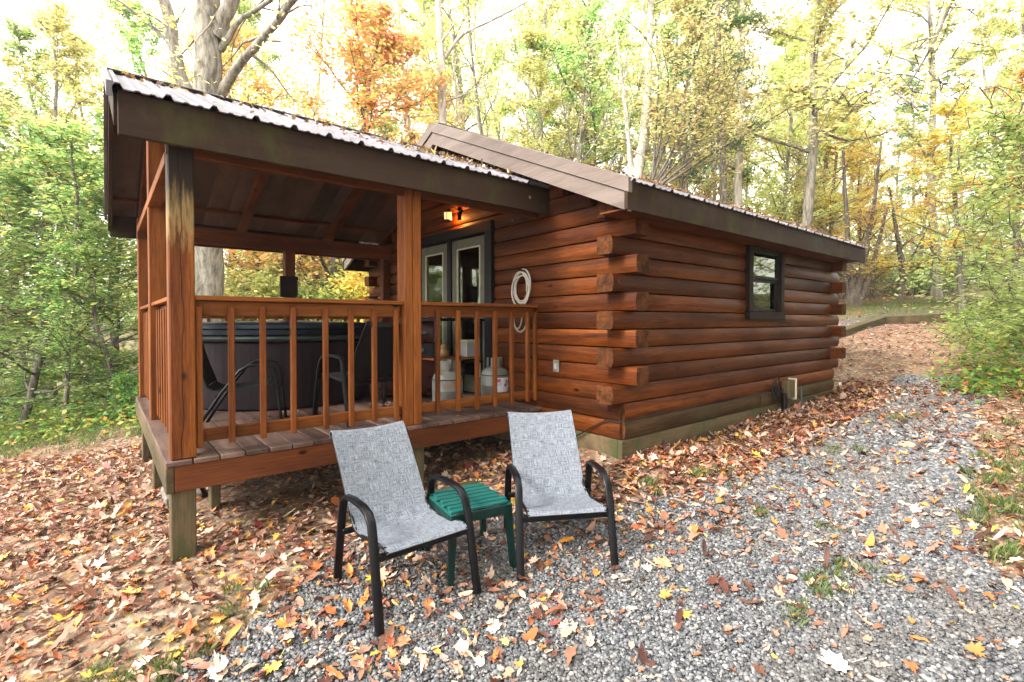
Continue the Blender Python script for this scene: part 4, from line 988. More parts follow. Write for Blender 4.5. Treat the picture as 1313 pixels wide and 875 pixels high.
# ------------------------------------------------------------------ stones
def stones():
    t = (1+5**.5)/2
    ico = np.array([(-1, t, 0), (1, t, 0), (-1, -t, 0), (1, -t, 0), (0, -1, t), (0, 1, t), (0, -1, -t), (0, 1, -t), (t, 0, -1), (t, 0, 1), (-t, 0, -1), (-t, 0, 1)])/math.hypot(1, t)
    fi = np.array([(0, 11, 5), (0, 5, 1), (0, 1, 7), (0, 7, 10), (0, 10, 11), (1, 5, 9), (5, 11, 4), (11, 10, 2), (10, 7, 6), (7, 1, 8), (3, 9, 4), (3, 4, 2), (3, 2, 6), (3, 6, 8), (3, 8, 9), (4, 9, 5), (2, 4, 11), (6, 2, 10), (8, 6, 7), (9, 8, 1)])
    xs = []; ys = []
    for (n, x0, x1, y0, y1) in ((95000, -3.4, -.2, -2.3, .7), (62000, -.2, 2.2, -2.6, .0), (28000, 2.2, 5.8, -2.2, .1)):
        xs.append(RS.uniform(x0, x1, n)); ys.append(RS.uniform(y0, y1, n))
    x = np.concatenate(xs); y = np.concatenate(ys); k = gravel_mask(x, y) | (RS.rand(len(x)) < .01)
    x = x[k]; y = y[k]
    thin = np.array([noise.noise(Vector((a*1.1, b*1.6, 21)))+.5*noise.noise(Vector((a*5, b*5, 2))) for a, b in zip(x, y)])
    k = RS.rand(len(x)) < np.clip(1.25-1.1*np.clip(thin, 0, 1), .25, 1); x = x[k]; y = y[k]; n = len(x); z = G2(x, y)
    far = np.clip((x+.2)/3, 0, 1)
    s = (.0058+.0085*RS.rand(n)**2.2)*(1+far*.8)
    V = ico[None]*(1+.3*(RS.rand(n, 12, 1)-.5))*s[:, None, None]*np.stack([.8+.6*RS.rand(n), .7+.4*RS.rand(n), .5+.3*RS.rand(n)], -1)[:, None, :]
    th = RS.rand(n)*2*PI; tl = RS.randn(n)*.5
    ct, st = np.cos(tl)[:, None], np.sin(tl)[:, None]; Vy = V[..., 1]*ct-V[..., 2]*st; Vz = V[..., 1]*st+V[..., 2]*ct
    c, s2 = np.cos(th)[:, None], np.sin(th)[:, None]; Vx2 = V[..., 0]*c-Vy*s2; Vy2 = V[..., 0]*s2+Vy*c
    VV = np.stack([Vx2+x[:, None], Vy2+y[:, None], Vz+(z+.003+.006*RS.rand(n))[:, None]], -1)
    Fa = (fi[None]+np.arange(n)[:, None, None]*12).reshape(-1, 3)
    tag(fastmesh('gravel', VV.reshape(-1, 3), Fa, MAT['stone']), kind='stuff')
stones()

# ------------------------------------------------------------------ fallen leaves
def litter():
    X = []; Y = []
    def region(n, x0, x1, y0, y1, dens):
        x = RS.uniform(x0, x1, n); y = RS.uniform(y0, y1, n); d = dens(x, y); k = RS.rand(n) < d; X.append(x[k]); Y.append(y[k])
    def dens(x, y):
        g = gravel_mask(x, y)
        cl = np.array([noise.noise(Vector((a*1.3, b*1.3, 8)))+.5*noise.noise(Vector((a*4, b*4, 2))) for a, b in zip(x, y)])
        d = np.where(g, .30+.55*np.clip(cl+.05, 0, 1)+.10*np.clip(x, 0, 4), .95+.6*cl)
        # leaf drift along the foot of the long wall, and along the gravel's edge
        d = np.where((y > -.62) & (y < 0) & (x > -.1) & (x < 5.2), 1.0, d)
        inside = (x > 0) & (x < L) & (y > 0) & (y < W); d = np.where(inside, 0, d)
        under = (x > -2.7) & (x < -.0) & (y > 1.15) & (y < 4.1); d = np.where(under, d*.25, d)
        ed = np.exp(-((y-.35-.0*x)/.3)**2)*(x < -.6)*(x > -2.9); d = d+.25*ed*np.where(g, 1, .3)
        d = d*(1-.55*np.clip(grass_amt(x, y), 0, 1)*np.where(x > 12, 1.4, .4))
        d = np.where((x > 7.5) & (x < 17) & (y > 1.15-.7*np.clip(x-11.3, 0, 9)) & (y < 2.3), .3, d)
        return np.clip(d, 0, 1)
    region(23000, -4.9, -.2, -.9, 5.2, dens); region(6500, -.2, 5.2, -3.0, 0, dens); region(4200, -.2, 5.0, -.75, 0, dens)
    region(12000, 4.6, 14, -3.5, 6.5, lambda x, y: np.where((x < 4.9) & (y > 0), 0, dens(x, y)*.8)); region(6000, 13, 26, -4, 8, dens); region(3000, -9, -2.5, 4, 9, lambda x, y: np.clip(1-(y-5)/4, 0, 1)*.6)
    region(2600, -3.4, .9, -2.4, .2, dens)
    x = np.concatenate(X); y = np.concatenate(Y)
    sz = .077-.004*(x > 5)+.03*(x > 13)
    z = G2(x, y)+.003+.004*gravel_mask(x, y)
    sz = sz*(.72+.95*RS.rand(len(x))**3)
    nr = (x < 5)
    a_ = scatter_leaves('leaf_litter', x[nr], y[nr], z[nr], sz[nr], MAT['litter'], .27, 1.15)
    scatter_leaves('leaf_litter', x[~nr], y[~nr], z[~nr], sz[~nr], MAT['litter'], .22, 1.1, shapes=(OVAL, LOBED))
    print('leaves', len(x))
litter()
# leaves lying on the roofs and deck
def roof_leaves():
    n = 420; x = np.concatenate([RS.uniform(-3.05, -.1, 170), RS.normal(-.75, .35, 260)]); x = np.clip(x, -3.05, -.06); t = np.concatenate([RS.rand(170)**.8, RS.rand(260)*.75])
    y = PE+.02+t*1.6; z = PEZ+(y-PE)*(PRZ-PEZ)/(PRY-PE)+.03
    o = scatter_leaves('roof_leaves', x, y, z, .055, MAT['litter'], .4, 1.2)
    x = RS.uniform(-.2, 4.6, 420); y = -EO+RS.rand(420)**1.8*1.2; z = RTOP-SL*(RY-y)+.03
    scatter_leaves('roof_leaves', x, y, z, .055, MAT['litter'], .3, 1.0)
    x = RS.uniform(-2.8, -.1, 60); y = RS.uniform(.95, 2.2, 60)
    scatter_leaves('deck_leaves', x, y, np.full(60, DZ+.004), .045, MAT['litter'], .2, .8)
roof_leaves()
# a few striking leaves in the foreground, each a thing
SOLO = [((-2.12, -.44), .13, (.42, .20, .10), 'large curled brown maple leaf lying against the front leg of the left chair'),
        ((-2.04, .07), .085, (.75, .50, .03), 'bright yellow leaf on the gravel under the left chair'),
        ((-2.52, -.02), .12, (.70, .22, .03), 'orange and yellow leaf on the gravel left of the left chair'),
        ((-2.62, -.22), .085, (.75, .58, .08), 'small yellow leaf at the left edge of the gravel'),
        ((-.98, -.33), .11, (.68, .27, .03), 'orange leaf on the gravel beneath the right chair'),
        ((-3.05, .78), .11, (.78, .52, .10), 'pale yellow leaf among the brown litter near the corner footing'),
        ((-3.35, .82), .11, (.70, .30, .02), 'bright orange leaf among the litter, farthest left in the foreground'),
        ((-.72, -.86), .12, (.55, .30, .16), 'long tan leaf on the gravel beside the right chair front leg'),
        ((-.86, -1.79), .13, (.78, .70, .58), 'large cream coloured leaf alone on the gravel, nearest the lower right corner'),
        ((-1.45, -.85), .12, (.66, .42, .30), 'pinkish tan leaf on the gravel in front of the green table')]
for (x, y), s_, c, lb in SOLO:
    mt, nt, b, out = newmat('leaf_colour'); v = mapping(nt, (1, 1, 1), loc_rand=False); nn = noise_(nt, v, 22, 4)
    nt.links.new(ramp(nt, nn, [(.35, tuple(q*.55 for q in c)), (.6, c)]).outputs[0], b.inputs['Base Color']); b.inputs['Roughness'].default_value = .65
    s_ *= 1.5; vs = [tuple(np.array(q)*s_) for q in LV]; cu = rnd.uniform(1.0, 4.2); cv = rnd.uniform(-.5, 3)
    vs = [(a, b_, cu*a*a+cv*b_*b_+rnd.uniform(-.003, .004)) for a, b_, _ in vs]; n = len(vs); zmin = min(q[2] for q in vs); vs += [(a, b_, q-.0012) for a, b_, q in vs]
    fs = [tuple(f) for f in LF.tolist()]+[tuple(n+q for q in reversed(f)) for f in LF.tolist()]
    mb = MB().add(vs, fs); mb.tube([(0, -.04*s_*5, .002), (.1*s_, -.55*s_, .004)], .0013, 4)
    o = tag(mb.build('fallen_leaf', mt), lb, 'leaf', 'single leaves on the ground'); o.location = (x, y, float(G2([x], [y])[0])+.014-zmin); o.rotation_euler = (rnd.uniform(-.15, .15), rnd.uniform(-.15, .15), rnd.uniform(0, 6.28))

# grass tufts
def grass():
    cen = []
    def put(n, fx, fy, r=.12, h=.06): 
        for _ in range(n): cen.append((fx(), fy(), r, h))
    u = rnd.uniform
    for (x, y, r, n) in [(-.35, -1.55, .10, 5), (-.15, -1.65, .12, 6), (.25, -1.35, .08, 3), (.15, -1.0, .08, 2), (-.65, -1.5, .06, 2), (-.15, -.35, .1, 4), (.5, -.55, .18, 8), (-.95, -.1, .07, 2), (-2.9, .02, .2, 7), (-3.1, .15, .15, 5), (-2.65, .35, .12, 3), (-1.9, .62, .12, 3), (1.9, -1.0, .15, 4), (3.2, -.95, .2, 5)]:
        for _ in range(n): cen.append((x+u(-r, r), y+u(-r, r), .05, .05))
    for _ in range(110): x = u(.3, 4.5); cen.append((x, -1.78-.08*x*0-u(0, .9)-(.3 if x < .8 else 0), .07, .07))
    for _ in range(260): cen.append((u(-7, -2.3), u(5.8, 8.5), .12, .07))
    for _ in range(160): cen.append((u(14, 24), u(.5, 4.5), .25, .09))
    V = []; Fc = []
    for x, y, r, h in cen:
        z = g1(x, y)
        for _ in range(26):
            a = u(0, 2*PI); q = r*math.sqrt(u(0, 1)); bx_, by_ = x+q*math.cos(a), y+q*math.sin(a); hh = h*u(.5, 1.4); la = u(0, 2*PI); ln = hh*u(.1, .9); w_ = .0022 if h < .1 else .006
            dx, dy = math.cos(la+1.57)*w_, math.sin(la+1.57)*w_; o_ = len(V)
            V += [(bx_-dx, by_-dy, z), (bx_+dx, by_+dy, z), (bx_+math.cos(la)*ln*.4+dx*.7, by_+math.sin(la)*ln*.4+dy*.7, z+hh*.65), (bx_+math.cos(la)*ln, by_+math.sin(la)*ln, z+hh)]
            Fc.append((o_, o_+1, o_+2, o_+3))
    tag(fastmesh('grass', np.array(V), np.array(Fc), leafmat('grass_blades', [(0, (.06, .10, .025)), (.6, (.12, .17, .045)), (1, (.28, .23, .10))], .4, 0)), kind='stuff')
grass()

# ------------------------------------------------------------------ TREES
def leaf_cloud(C, size, rs, flat=.55):
    """pointed leaves at centres C"""
    n = len(C); nrm = rs.randn(n, 3); nrm[:, 2] = np.abs(nrm[:, 2])+flat*3; nrm /= np.linalg.norm(nrm, axis=1)[:, None]
    t = rs.randn(n, 3); t -= (t*nrm).sum(1)[:, None]*nrm; t /= np.linalg.norm(t, axis=1)[:, None]; b = np.cross(nrm, t)
    s = size*(.6+.8*rs.rand(n))[:, None]
    V = np.stack([C-t*s*.5, C+b*s*.30-nrm*s*.05, C+t*s*.55-nrm*s*.12, C-b*s*.30-nrm*s*.05], 1)
    return V.reshape(-1, 3), np.arange(4*n).reshape(n, 4)
class Br:
    def __init__(s): s.V = []; s.F = []; s.n = 0
    def tube(s, pts, rads, k=5):
        pts = np.array(pts); m = len(pts); d = np.gradient(pts, axis=0); d /= np.linalg.norm(d, axis=1)[:, None]+1e-9
        a = np.cross(d, np.array([.31, .87, .38])); a /= np.linalg.norm(a, axis=1)[:, None]+1e-9; b = np.cross(d, a)
        th = np.arange(k)*2*PI/k; rads = np.array(rads)
        R = pts[:, None]+(a[:, None]*np.cos(th)[None, :, None]+b[:, None]*np.sin(th)[None, :, None])*rads[:, None, None]
        i = np.arange(m-1)[:, None]; j = np.arange(k)[None]
        f = np.stack([i*k+j, i*k+(j+1) % k, (i+1)*k+(j+1) % k, (i+1)*k+j], -1).reshape(-1, 4)+s.n
        s.V.append(R.reshape(-1, 3)); s.F.append(f); s.n += m*k
def grow(rs, p, d, Ln, n=6, wob=.12, up=0.):
    pts = [np.array(p, float)]; d = np.array(d, float); d /= np.linalg.norm(d)
    for _ in range(n):
        d = d+rs.randn(3)*wob+np.array([0, 0, up]); d /= np.linalg.norm(d); pts.append(pts[-1]+d*Ln/n)
    return np.array(pts), d
def make_tree(name, seed, H, r0, cs, nbr, bl, elev, nsec, leaves, lsize, barkm, leafm, wob=.05, sk=None, up=.04, k=8, flat=.55, lean=(0, 0), twigspread=.22, drop=0.):
    rs = np.random.RandomState(seed); br = Br(); C = []
    root = bpy.data.objects.new(name, None); COL.objects.link(root)
    tp, _ = grow(rs, (0, 0, -.2), (lean[0], lean[1], 1), H, 12, wob, .05)
    tt = np.linspace(0, 1, len(tp)); rad = r0*(1-tt)**.8+.012; rad[0] *= 1.35
    br.tube(tp, rad, k)
    for i in range(nbr):
        t = cs+(1-cs)*(i+rs.rand())/nbr; q = np.array([np.interp(t, tt, tp[:, c]) for c in range(3)])
        az = i*2.399+rs.randn()*.4; el = elev+rs.randn()*.2+(t-cs)*.5
        Lb = bl*(1.08-((t-cs)/(1-cs))**1.4*.8)*(.6+.6*rs.rand())
        bp, bd = grow(rs, q, (math.cos(az)*math.cos(el), math.sin(az)*math.cos(el), math.sin(el)), Lb, 6, .14, up)
        rb = max(.012, r0*(1-t)*.45+.008); br.tube(bp, np.linspace(rb, rb*.3, 7), 5)
        for s_ in range(nsec):
            u_ = .25+.75*(s_+rs.rand())/nsec; q2 = np.array([np.interp(u_, np.linspace(0, 1, 7), bp[:, c]) for c in range(3)])
            dd = bd+rs.randn(3)*np.array([.9, .9, .35]); Ls = Lb*.42*(1.15-u_*.6)*(.5+.8*rs.rand())
            sp, sd = grow(rs, q2, dd, Ls, 4, .18, up*.5-drop*.2); br.tube(sp, np.linspace(rb*.35, .004, 5), 3)
            nl = int(leaves*(.5+rs.rand()))
            if nl:
                uu = rs.rand(nl)*1.05; pos = np.stack([np.interp(uu, np.linspace(0, 1, 5), sp[:, c]) for c in range(3)], -1)
                pos += rs.randn(nl, 3)*np.array([twigspread, twigspread, twigspread*.42])*(.35+.65*uu[:, None])
                pos[:, 2] -= drop*rs.rand(nl)*.25; C.append(pos)
    fastmesh('trunk', np.concatenate(br.V), np.concatenate(br.F), barkm, root).data.polygons.foreach_set('use_smooth', [True]*sum(len(f) for f in br.F))
    if C:
        V, Fl = leaf_cloud(np.concatenate(C), lsize, rs, flat); fastmesh('crown', V, Fl, leafm, root)
    return root
protos = {
 'tall_yg': [make_tree('woodland_tree', 21, 15, .15, .30, 26, 2.8, .45, 8, 58, .12, MAT['bark'], MAT['lf_yg']), make_tree('woodland_tree', 22, 17, .17, .42, 24, 3.0, .6, 8, 56, .12, MAT['barkpale'], MAT['lf_yg'])],
 'tall_g': [make_tree('woodland_tree', 23, 13, .14, .25, 24, 2.6, .35, 7, 46, .13, MAT['bark'], MAT['lf_green']), make_tree('woodland_tree', 24, 15, .16, .3, 26, 2.8, .4, 8, 52, .12, MAT['bark'], MAT['lf_pale'])],
 'yellow': [make_tree('woodland_tree', 25, 12, .12, .2, 26, 2.7, .4, 8, 56, .12, MAT['bark'], MAT['lf_yel'])],
 'orange': [make_tree('maple_tree', 26, 9.0, .12, .14, 34, 3.1, .45, 9, 60, .10, MAT['barkdark'], MAT['lf_or'])],
 'rust': [make_tree('maple_tree', 27, 7.5, .10, .18, 24, 2.3, .35, 7, 46, .11, MAT['barkdark'], MAT['lf_rust'])],
 'under': [make_tree('young_tree', 28, 5.2, .055, .10, 26, 1.9, .12, 8, 30, .105, MAT['barkdark'], MAT['lf_green'], wob=.09, flat=1.1, twigspread=.20), make_tree('young_tree', 29, 6.2, .06, .12, 26, 2.0, .2, 8, 28, .10, MAT['barkdark'], MAT['lf_green'], wob=.09, flat=1.1)],
 'palesap': [make_tree('young_tree', 30, 5.2, .06, .08, 26, 2.0, .1, 8, 38, .065, MAT['barkdark'], MAT['lf_pale'], wob=.08, flat=1.2, drop=.6)],
 'bare': [make_tree('slender_tree', 31, 14, .10, .12, 34, 2.2, .55, 6, 5, .10, MAT['barkpale'], MAT['lf_yg'], wob=.04, up=.02), make_tree('slender_tree', 32, 12, .09, .15, 30, 2.6, .75, 6, 9, .10, MAT['bark'], MAT['lf_yel'], wob=.06, up=.03)],
 'pine': [make_tree('pine_tree', 33, 17, .15, .35, 36, 1.8, -.05, 6, 60, .10, MAT['bark'], MAT['lf_pine'], wob=.02, up=.0, flat=.2, twigspread=.18)],
 'shrub': [make_tree('shrub', 34, 1.7, .02, .02, 22, .9, .55, 6, 30, .075, MAT['barkdark'], MAT['lf_green'], wob=.12), make_tree('shrub', 35, 1.9, .02, .02, 22, 1.0, .6, 6, 28, .075, MAT['barkdark'], MAT['lf_yg'], wob=.12), make_tree('shrub', 36, 2.0, .02, .02, 22, 1.0, .6, 6, 30, .08, MAT['barkdark'], MAT['lf_or'], wob=.12)],
}
LAB = {'tall_yg': ('tall slender tree with thin yellow green leaves in the wood beyond the cabin', 'tree'), 'tall_g': ('tall green leaved tree in the wood beyond the cabin', 'tree'),
 'yellow': ('yellow leaved autumn tree in the wood beyond the cabin', 'tree'), 'orange': ('orange and gold maple behind the porch roof', 'tree'), 'rust': ('low rust coloured maple in the wood beyond the cabin', 'tree'),
 'under': ('small green understory tree with flat layered sprays in the wood', 'tree'), 'palesap': ('pale green sapling with drooping sprays beside the drive', 'tree'), 'bare': ('nearly bare slender tree with many thin branches in the wood', 'tree'),
 'pine': ('tall dark pine standing in the wood beyond the cabin', 'pine'), 'shrub': ('leafy shrub at the edge of the wood', 'shrub')}
GRP = {'tall_yg': 'slender yellow green trees', 'tall_g': 'tall green trees', 'yellow': 'yellow autumn trees', 'orange': 'orange maples', 'rust': 'rust coloured maples', 'under': 'green understory trees', 'palesap': 'pale saplings', 'bare': 'nearly bare trees', 'pine': 'pines', 'shrub': 'shrubs'}
used = {}
def plant(kind, x, y, s_=1., rz=None, var=None, label=None, sz=None):
    lst = protos[kind]; i = rnd.randrange(len(lst)) if var is None else var; src = lst[i]
    key = (kind, i)
    if key not in used: o = src; used[key] = 1
    else: o = copy_tree(src)
    o.location = (x, y, g1(x, y)-.05); o.rotation_euler = (0, 0, rnd.uniform(0, 6.28) if rz is None else rz); o.scale = (s_, s_, s_*(sz or 1))
    lab, cat = LAB[kind]
    if kind == 'shrub': lab = ['green', 'yellow green', 'orange'][i]+' leafy shrub at the edge of the wood'
    if kind == 'tall_yg': lab = ['grey barked', 'pale barked'][i]+' '+lab
    if kind == 'tall_g': lab = ['dense', 'pale leaved'][i]+' '+lab
    if kind == 'bare': lab = ['pale barked', 'grey barked'][i]+' '+lab
    tag(o, label or lab, cat, GRP[kind]+(' %d' % i if False else '')); return o
def at(bx, d): q = ray(bx, d); return float(q[0]), float(q[1])
# --- hand placed
plant('orange', *at(405, 12.5), 1.22, 1.0, label='large orange and gold maple rising behind the porch roof', sz=.85)
plant('orange', *at(345, 14.5), 1.1, 3.3, label='gold and orange maple between the forked trunk and the largest orange maple')
plant('orange', *at(560, 19), 1.0, 2.0, label='smaller gold maple farther back, right of the big orange maple')
for bx, d, s_ in ((25, 8.6, .9), (135, 9.6, .95), (-70, 8.5, 1.0), (75, 12, 1.3), (150, 8.4, .6), (80, 8, .55), (0, 11, 1.3), (160, 13, 1.4), (-30, 14, 1.4), (105, 17, 1.6), (40, 17, 1.6)): plant('under', *at(bx, d), s_)
for bx, d, s_ in ((100, 17, .8), (0, 20, .9)): plant('tall_g', *at(bx, d), s_, var=1)
for bx, d, s_ in ((165, 8.3, .5), (105, 8.6, .5), (-40, 7.4, .5), (150, 10, .7), (30, 10.5, .7)): plant('shrub', *at(bx, d), s_, var=0)
for bx, d, s_ in ((300, 10.5, 1.1), (330, 11, 1.1), (360, 10.4, 1.2), (390, 11, 1.2), (425, 10.5, 1.1), (455, 10.8, 1.2), (310, 12, 1.4), (345, 12.5, 1.4), (380, 12, 1.5), (415, 13, 1.6), (450, 12.5, 1.5), (330, 15, 1.8), (410, 16, 1.9)): plant('shrub', *at(bx, d), s_, var=rnd.choice([1, 1, 2, 0]))
for bx, d, s_ in ((1400, 9.5, .55), (1345, 13, .7), (1235, 19, .8)): plant('palesap', *at(bx, d), s_)
for bx, d, s_ in ((1235, 15, .85), (1110, 24, 1.0), (1175, 26, 1.1), (1300, 16, 1.0), (1040, 24, .7)): plant('rust', *at(bx, d), s_)
for bx, d, s_ in ((690, 17, .85), (760, 18, .9), (1000, 19, .9), (1050, 21, 1.0), (880, 17, .9)): plant('yellow', *at(bx, d), s_)
for bx, d, s_ in ((640, 17, 1.0), (700, 20, 1.0), (600, 19, 1.0), (850, 15, .9), (900, 19, 1.0), (770, 21, 1.1), (1030, 24, 1.1)): plant('bare', *at(bx, d), s_)
for bx, d, s_ in ((1270, 9.6, .35), (1310, 7.4, .35), (1300, 10.5, .45)): plant('shrub', *at(bx, d), s_, var=rnd.choice([0, 1]))
# shrub line behind the clearing
for i in range(16): plant('shrub', *at(1075+i*15+rnd.uniform(-5, 5), 25+rnd.uniform(-1, 2)), 1.1, var=rnd.choice([0, 1]))
# --- the wood behind: rings of trees
cnt = 0
for (d0, d1, n) in ((14, 20, 20), (20, 30, 34), (30, 48, 44)):
    for i in range(n):
        bx = -120+(1560)*(i+rnd.random())/n; d = rnd.uniform(d0, d1)
        if 1085 < bx < 1300 and d < 27: continue
        x, y = at(bx, d)
        if -2 < x < 7 and y < 8: continue
        if bx < 230:
            if rnd.random() < (.35 if d < 20 else .65): continue
            kind = rnd.choice(['tall_g', 'under', 'tall_yg', 'yellow'])
        elif bx < 620: kind = rnd.choice(['tall_g', 'bare', 'tall_yg', 'rust', 'under'])
        elif bx < 1000: kind = rnd.choice(['tall_yg', 'bare', 'tall_yg', 'yellow', 'pine', 'tall_g'])
        else: kind = rnd.choice(['tall_yg', 'yellow', 'pine', 'tall_g', 'tall_yg', 'rust'])
        if kind == 'rust' and 600 < bx < 1050: kind = 'tall_yg'
        if d < 20 and kind in ('tall_g', 'tall_yg') and rnd.random() < .4: kind = 'bare'
        plant(kind, x, y, rnd.uniform(.8, 1.2)); cnt += 1
for i in range(9):
    x, y = at(600+i*85+rnd.uniform(-12, 12), rnd.uniform(22, 32))
    plant(rnd.choice(['tall_yg', 'yellow', 'tall_yg']), x, y, rnd.uniform(1.0, 1.3))
# a few trees off to the right and behind the photographer, seen in the window glass
for i in range(13): plant(rnd.choice(['tall_yg', 'yellow', 'tall_g']), 7+i*1.5, -8-.35*i-rnd.uniform(0, 5), rnd.uniform(.9, 1.2))
for x, y, k in ((3, -11, 'tall_yg'), (9, -12, 'yellow'), (14, -9, 'tall_yg'), (6, -15, 'tall_g'), (-2, -14, 'tall_yg'), (18, -6, 'rust'), (-14, 12, 'tall_yg'), (-12, 16, 'tall_yg'), (-13, -9, 'tall_g'), (-9, -11, 'tall_yg'), (12, -13, 'pine')): plant(k, x, y, .9)
for k, lst in protos.items():
    for i, o in enumerate(lst):
        if (k, i) not in used:
            for ch in [q for q in bpy.data.objects if q.parent == o]: bpy.data.objects.remove(ch)
            bpy.data.objects.remove(o)

for i in range(26):
    plant(rnd.choice(['tall_g', 'tall_yg', 'pine', 'yellow', 'rust']), -7+i*1.0+rnd.uniform(-.4, .4), -8.5-rnd.uniform(0, 5), rnd.uniform(.8, 1.1))  # unseen rows behind the camera, added to darken the cabin's near side
# --- individually built trees
def skeleton_tree(name, label, paths, barkm, leafm=None, sub=0, leaves=0, lsize=.1, seed=1, spread=.3, cat='tree', sublen=1.4):
    """paths: list of [(bx,by,depth,radius)...] limb lines turned into world space; sub = side twigs per limb"""
    rs = np.random.RandomState(seed); br = Br(); C = []; base = None
    for pi, pth in enumerate(paths):
        W3 = np.array([ray(a, d, b) for a, b, d, r in pth]); R_ = np.array([q[3] for q in pth])
        t = np.arange(len(W3)); tt = np.linspace(0, len(W3)-1, len(W3)*4)
        # smooth
        Pq = np.stack([np.interp(tt, t, W3[:, c]) for c in range(3)], -1); Rq = np.interp(tt, t, R_)
        for _ in range(2): Pq[1:-1] = (Pq[:-2]+2*Pq[1:-1]+Pq[2:])/4
        Pq[1:-1] += rs.randn(len(Pq)-2, 3)*Rq[1:-1, None]*.12
        if base is None:
            base = Pq[0].copy(); zg = g1(base[0], base[1])
            if base[2] > zg: Pq = np.vstack([[base[0], base[1], zg-.2], Pq]); Rq = np.concatenate([[Rq[0]*1.25], Rq])
            base[2] = zg
        br.tube(Pq, Rq, 12 if Rq.max() > .08 else 6)
        for s_ in range(sub if (pi > 0 or len(paths) == 1) else sub//2):
            u_ = .3+.7*rs.rand(); k_ = int(u_*(len(Pq)-1)); q = Pq[k_]; dd = Pq[min(k_+1, len(Pq)-1)]-Pq[k_-1]; dd /= np.linalg.norm(dd)+1e-9
            sp, _ = grow(rs, q, dd*.6+rs.randn(3)*.6, sublen*(.4+.8*rs.rand()), 5, .16, .02); r1 = min(Rq[k_]*.4, .03); br.tube(sp, np.linspace(r1, .004, 6), 4)
            for _ in range(3):
                q3 = sp[rs.randint(2, 6)]; s3, _ = grow(rs, q3, dd*.3+rs.randn(3), sublen*.45, 4, .2); br.tube(s3, np.linspace(.007, .003, 5), 3)
                if leaves:
                    nl = int(leaves*(.4+rs.rand())); uu = rs.rand(nl); pos = np.stack([np.interp(uu, np.linspace(0, 1, 5), s3[:, c]) for c in range(3)], -1)+rs.randn(nl, 3)*spread*np.array([.5, .5, .3]); C.append(pos)
    root = bpy.data.objects.new(name, None); COL.objects.link(root); root.location = base; tag(root, label, cat)
    o = fastmesh('trunk', np.concatenate(br.V)-base, np.concatenate(br.F), barkm, root); o.data.polygons.foreach_set('use_smooth', [True]*len(o.data.polygons))
    if C:
        V, Fl = leaf_cloud(np.concatenate(C), lsize, rs, .8); fastmesh('crown', V-base, Fl, leafm, root)
    return root
D = 9.6
skeleton_tree('big_tree', 'big grey trunked tree forking just behind the porch roof', [
  [(268, 470, D, .27), (268, 380, D, .25), (268, 200, D, .25), (268, 100, D, .24), (266, 20, D, .21), (262, -60, D, .19), (255, -200, D+.3, .12), (250, -380, D+.5, .05)],
  [(278, 50, D, .15), (300, -10, D, .13), (325, -90, D-.2, .10), (350, -250, D-.5, .05)],
  [(280, 125, D, .10), (300, 90, D-.1, .085), (338, 48, D-.3, .07), (378, 0, D-.6, .06), (420, -60, D-1, .04), (480, -160, D-1.5, .02)],
  [(282, 65, D, .07), (305, 28, D, .05), (340, 5, D, .04), (400, -30, D, .02)]], MAT['bark'], MAT['lf_yel'], 9, 10, .10, 3, .35)
skeleton_tree('leaning_tree', 'leaning grey tree left of the big forked trunk', [
  [(262, 440, D+2, .16), (250, 200, D+2, .15), (235, 110, D+2, .145), (215, 20, D+2, .13), (190, -80, D+2, .11), (160, -220, D+2, .06)], [(222, 60, D+2, .05), (180, 20, D+2, .03), (120, -20, D+1.6, .015)]], MAT['bark'], MAT['lf_rust'], 12, 16, .10, 4, .4)
skeleton_tree('pale_tree', 'pale smooth trunked tree rising behind the roof ridge', [
  [(570, 340, 14, .13), (568, 160, 14, .125), (567, 90, 14, .115), (563, 40, 14, .10), (560, -60, 14, .08), (550, -200, 14, .04)], [(570, 75, 14, .055), (590, 45, 14, .04), (640, 22, 14, .03), (675, 3, 14, .02)],
  [(572, 130, 14, .03), (600, 120, 14, .02), (630, 105, 14.3, .01)]], MAT['barkpale'], MAT['lf_yg'], 9, 4, .1, 5)
skeleton_tree('white_trunk_tree', 'white barked tree with a straight stem above the cabin eave', [
  [(815, 330, 14, .16), (818, 225, 14, .155), (826, 170, 14, .14), (832, 100, 14, .11), (834, 0, 14, .09), (835, -120, 14, .05)], [(812, 230, 14, .1), (806, 180, 14, .06), (800, 120, 14, .05), (790, 40, 14, .03)],
  [(834, 30, 14, .05), (822, 5, 14, .03), (800, -40, 14, .02)]], MAT['barkpale'], MAT['lf_yg'], 14, 16, .11, 6, .4)
fan = []
for i in range(8):
    a = .12+.15*i+rnd.uniform(-.05, .05); ln = rnd.uniform(110, 250); x1, y1 = 828+math.sin(a)*ln, 228-math.cos(a)*ln
    fan.append([(826+i, 250 if i else 330, 13.5, .05), (828+(x1-828)*.4+6, 228+(y1-228)*.4+8, 13.5, .03), (x1, y1, 13.2, .015), (x1+math.sin(a-.5)*45+rnd.uniform(-12, 12), y1-math.cos(a-.5)*45, 12.7, .006)])
skeleton_tree('multi_stem_tree', 'multi stemmed dark tree fanning out to the right of the white trunk', fan, MAT['barkdark'], MAT['lf_yel'], 13, 20, .10, 7, .35)
skeleton_tree('thin_tree', 'thin straight tree trunk above the middle of the side eave', [[(945, 360, 15, .13), (946, 270, 15, .12), (949, 150, 15, .10), (952, 40, 15, .08), (952, -100, 15, .04)], [(952, 50, 15, .03), (942, 20, 15, .025), (925, 8, 14.6, .015)], [(953, 48, 15, .03), (975, 25, 15, .02), (990, 20, 15, .01)]], MAT['barkpale'], MAT['lf_yg'], 10, 14, .1, 8, .4)
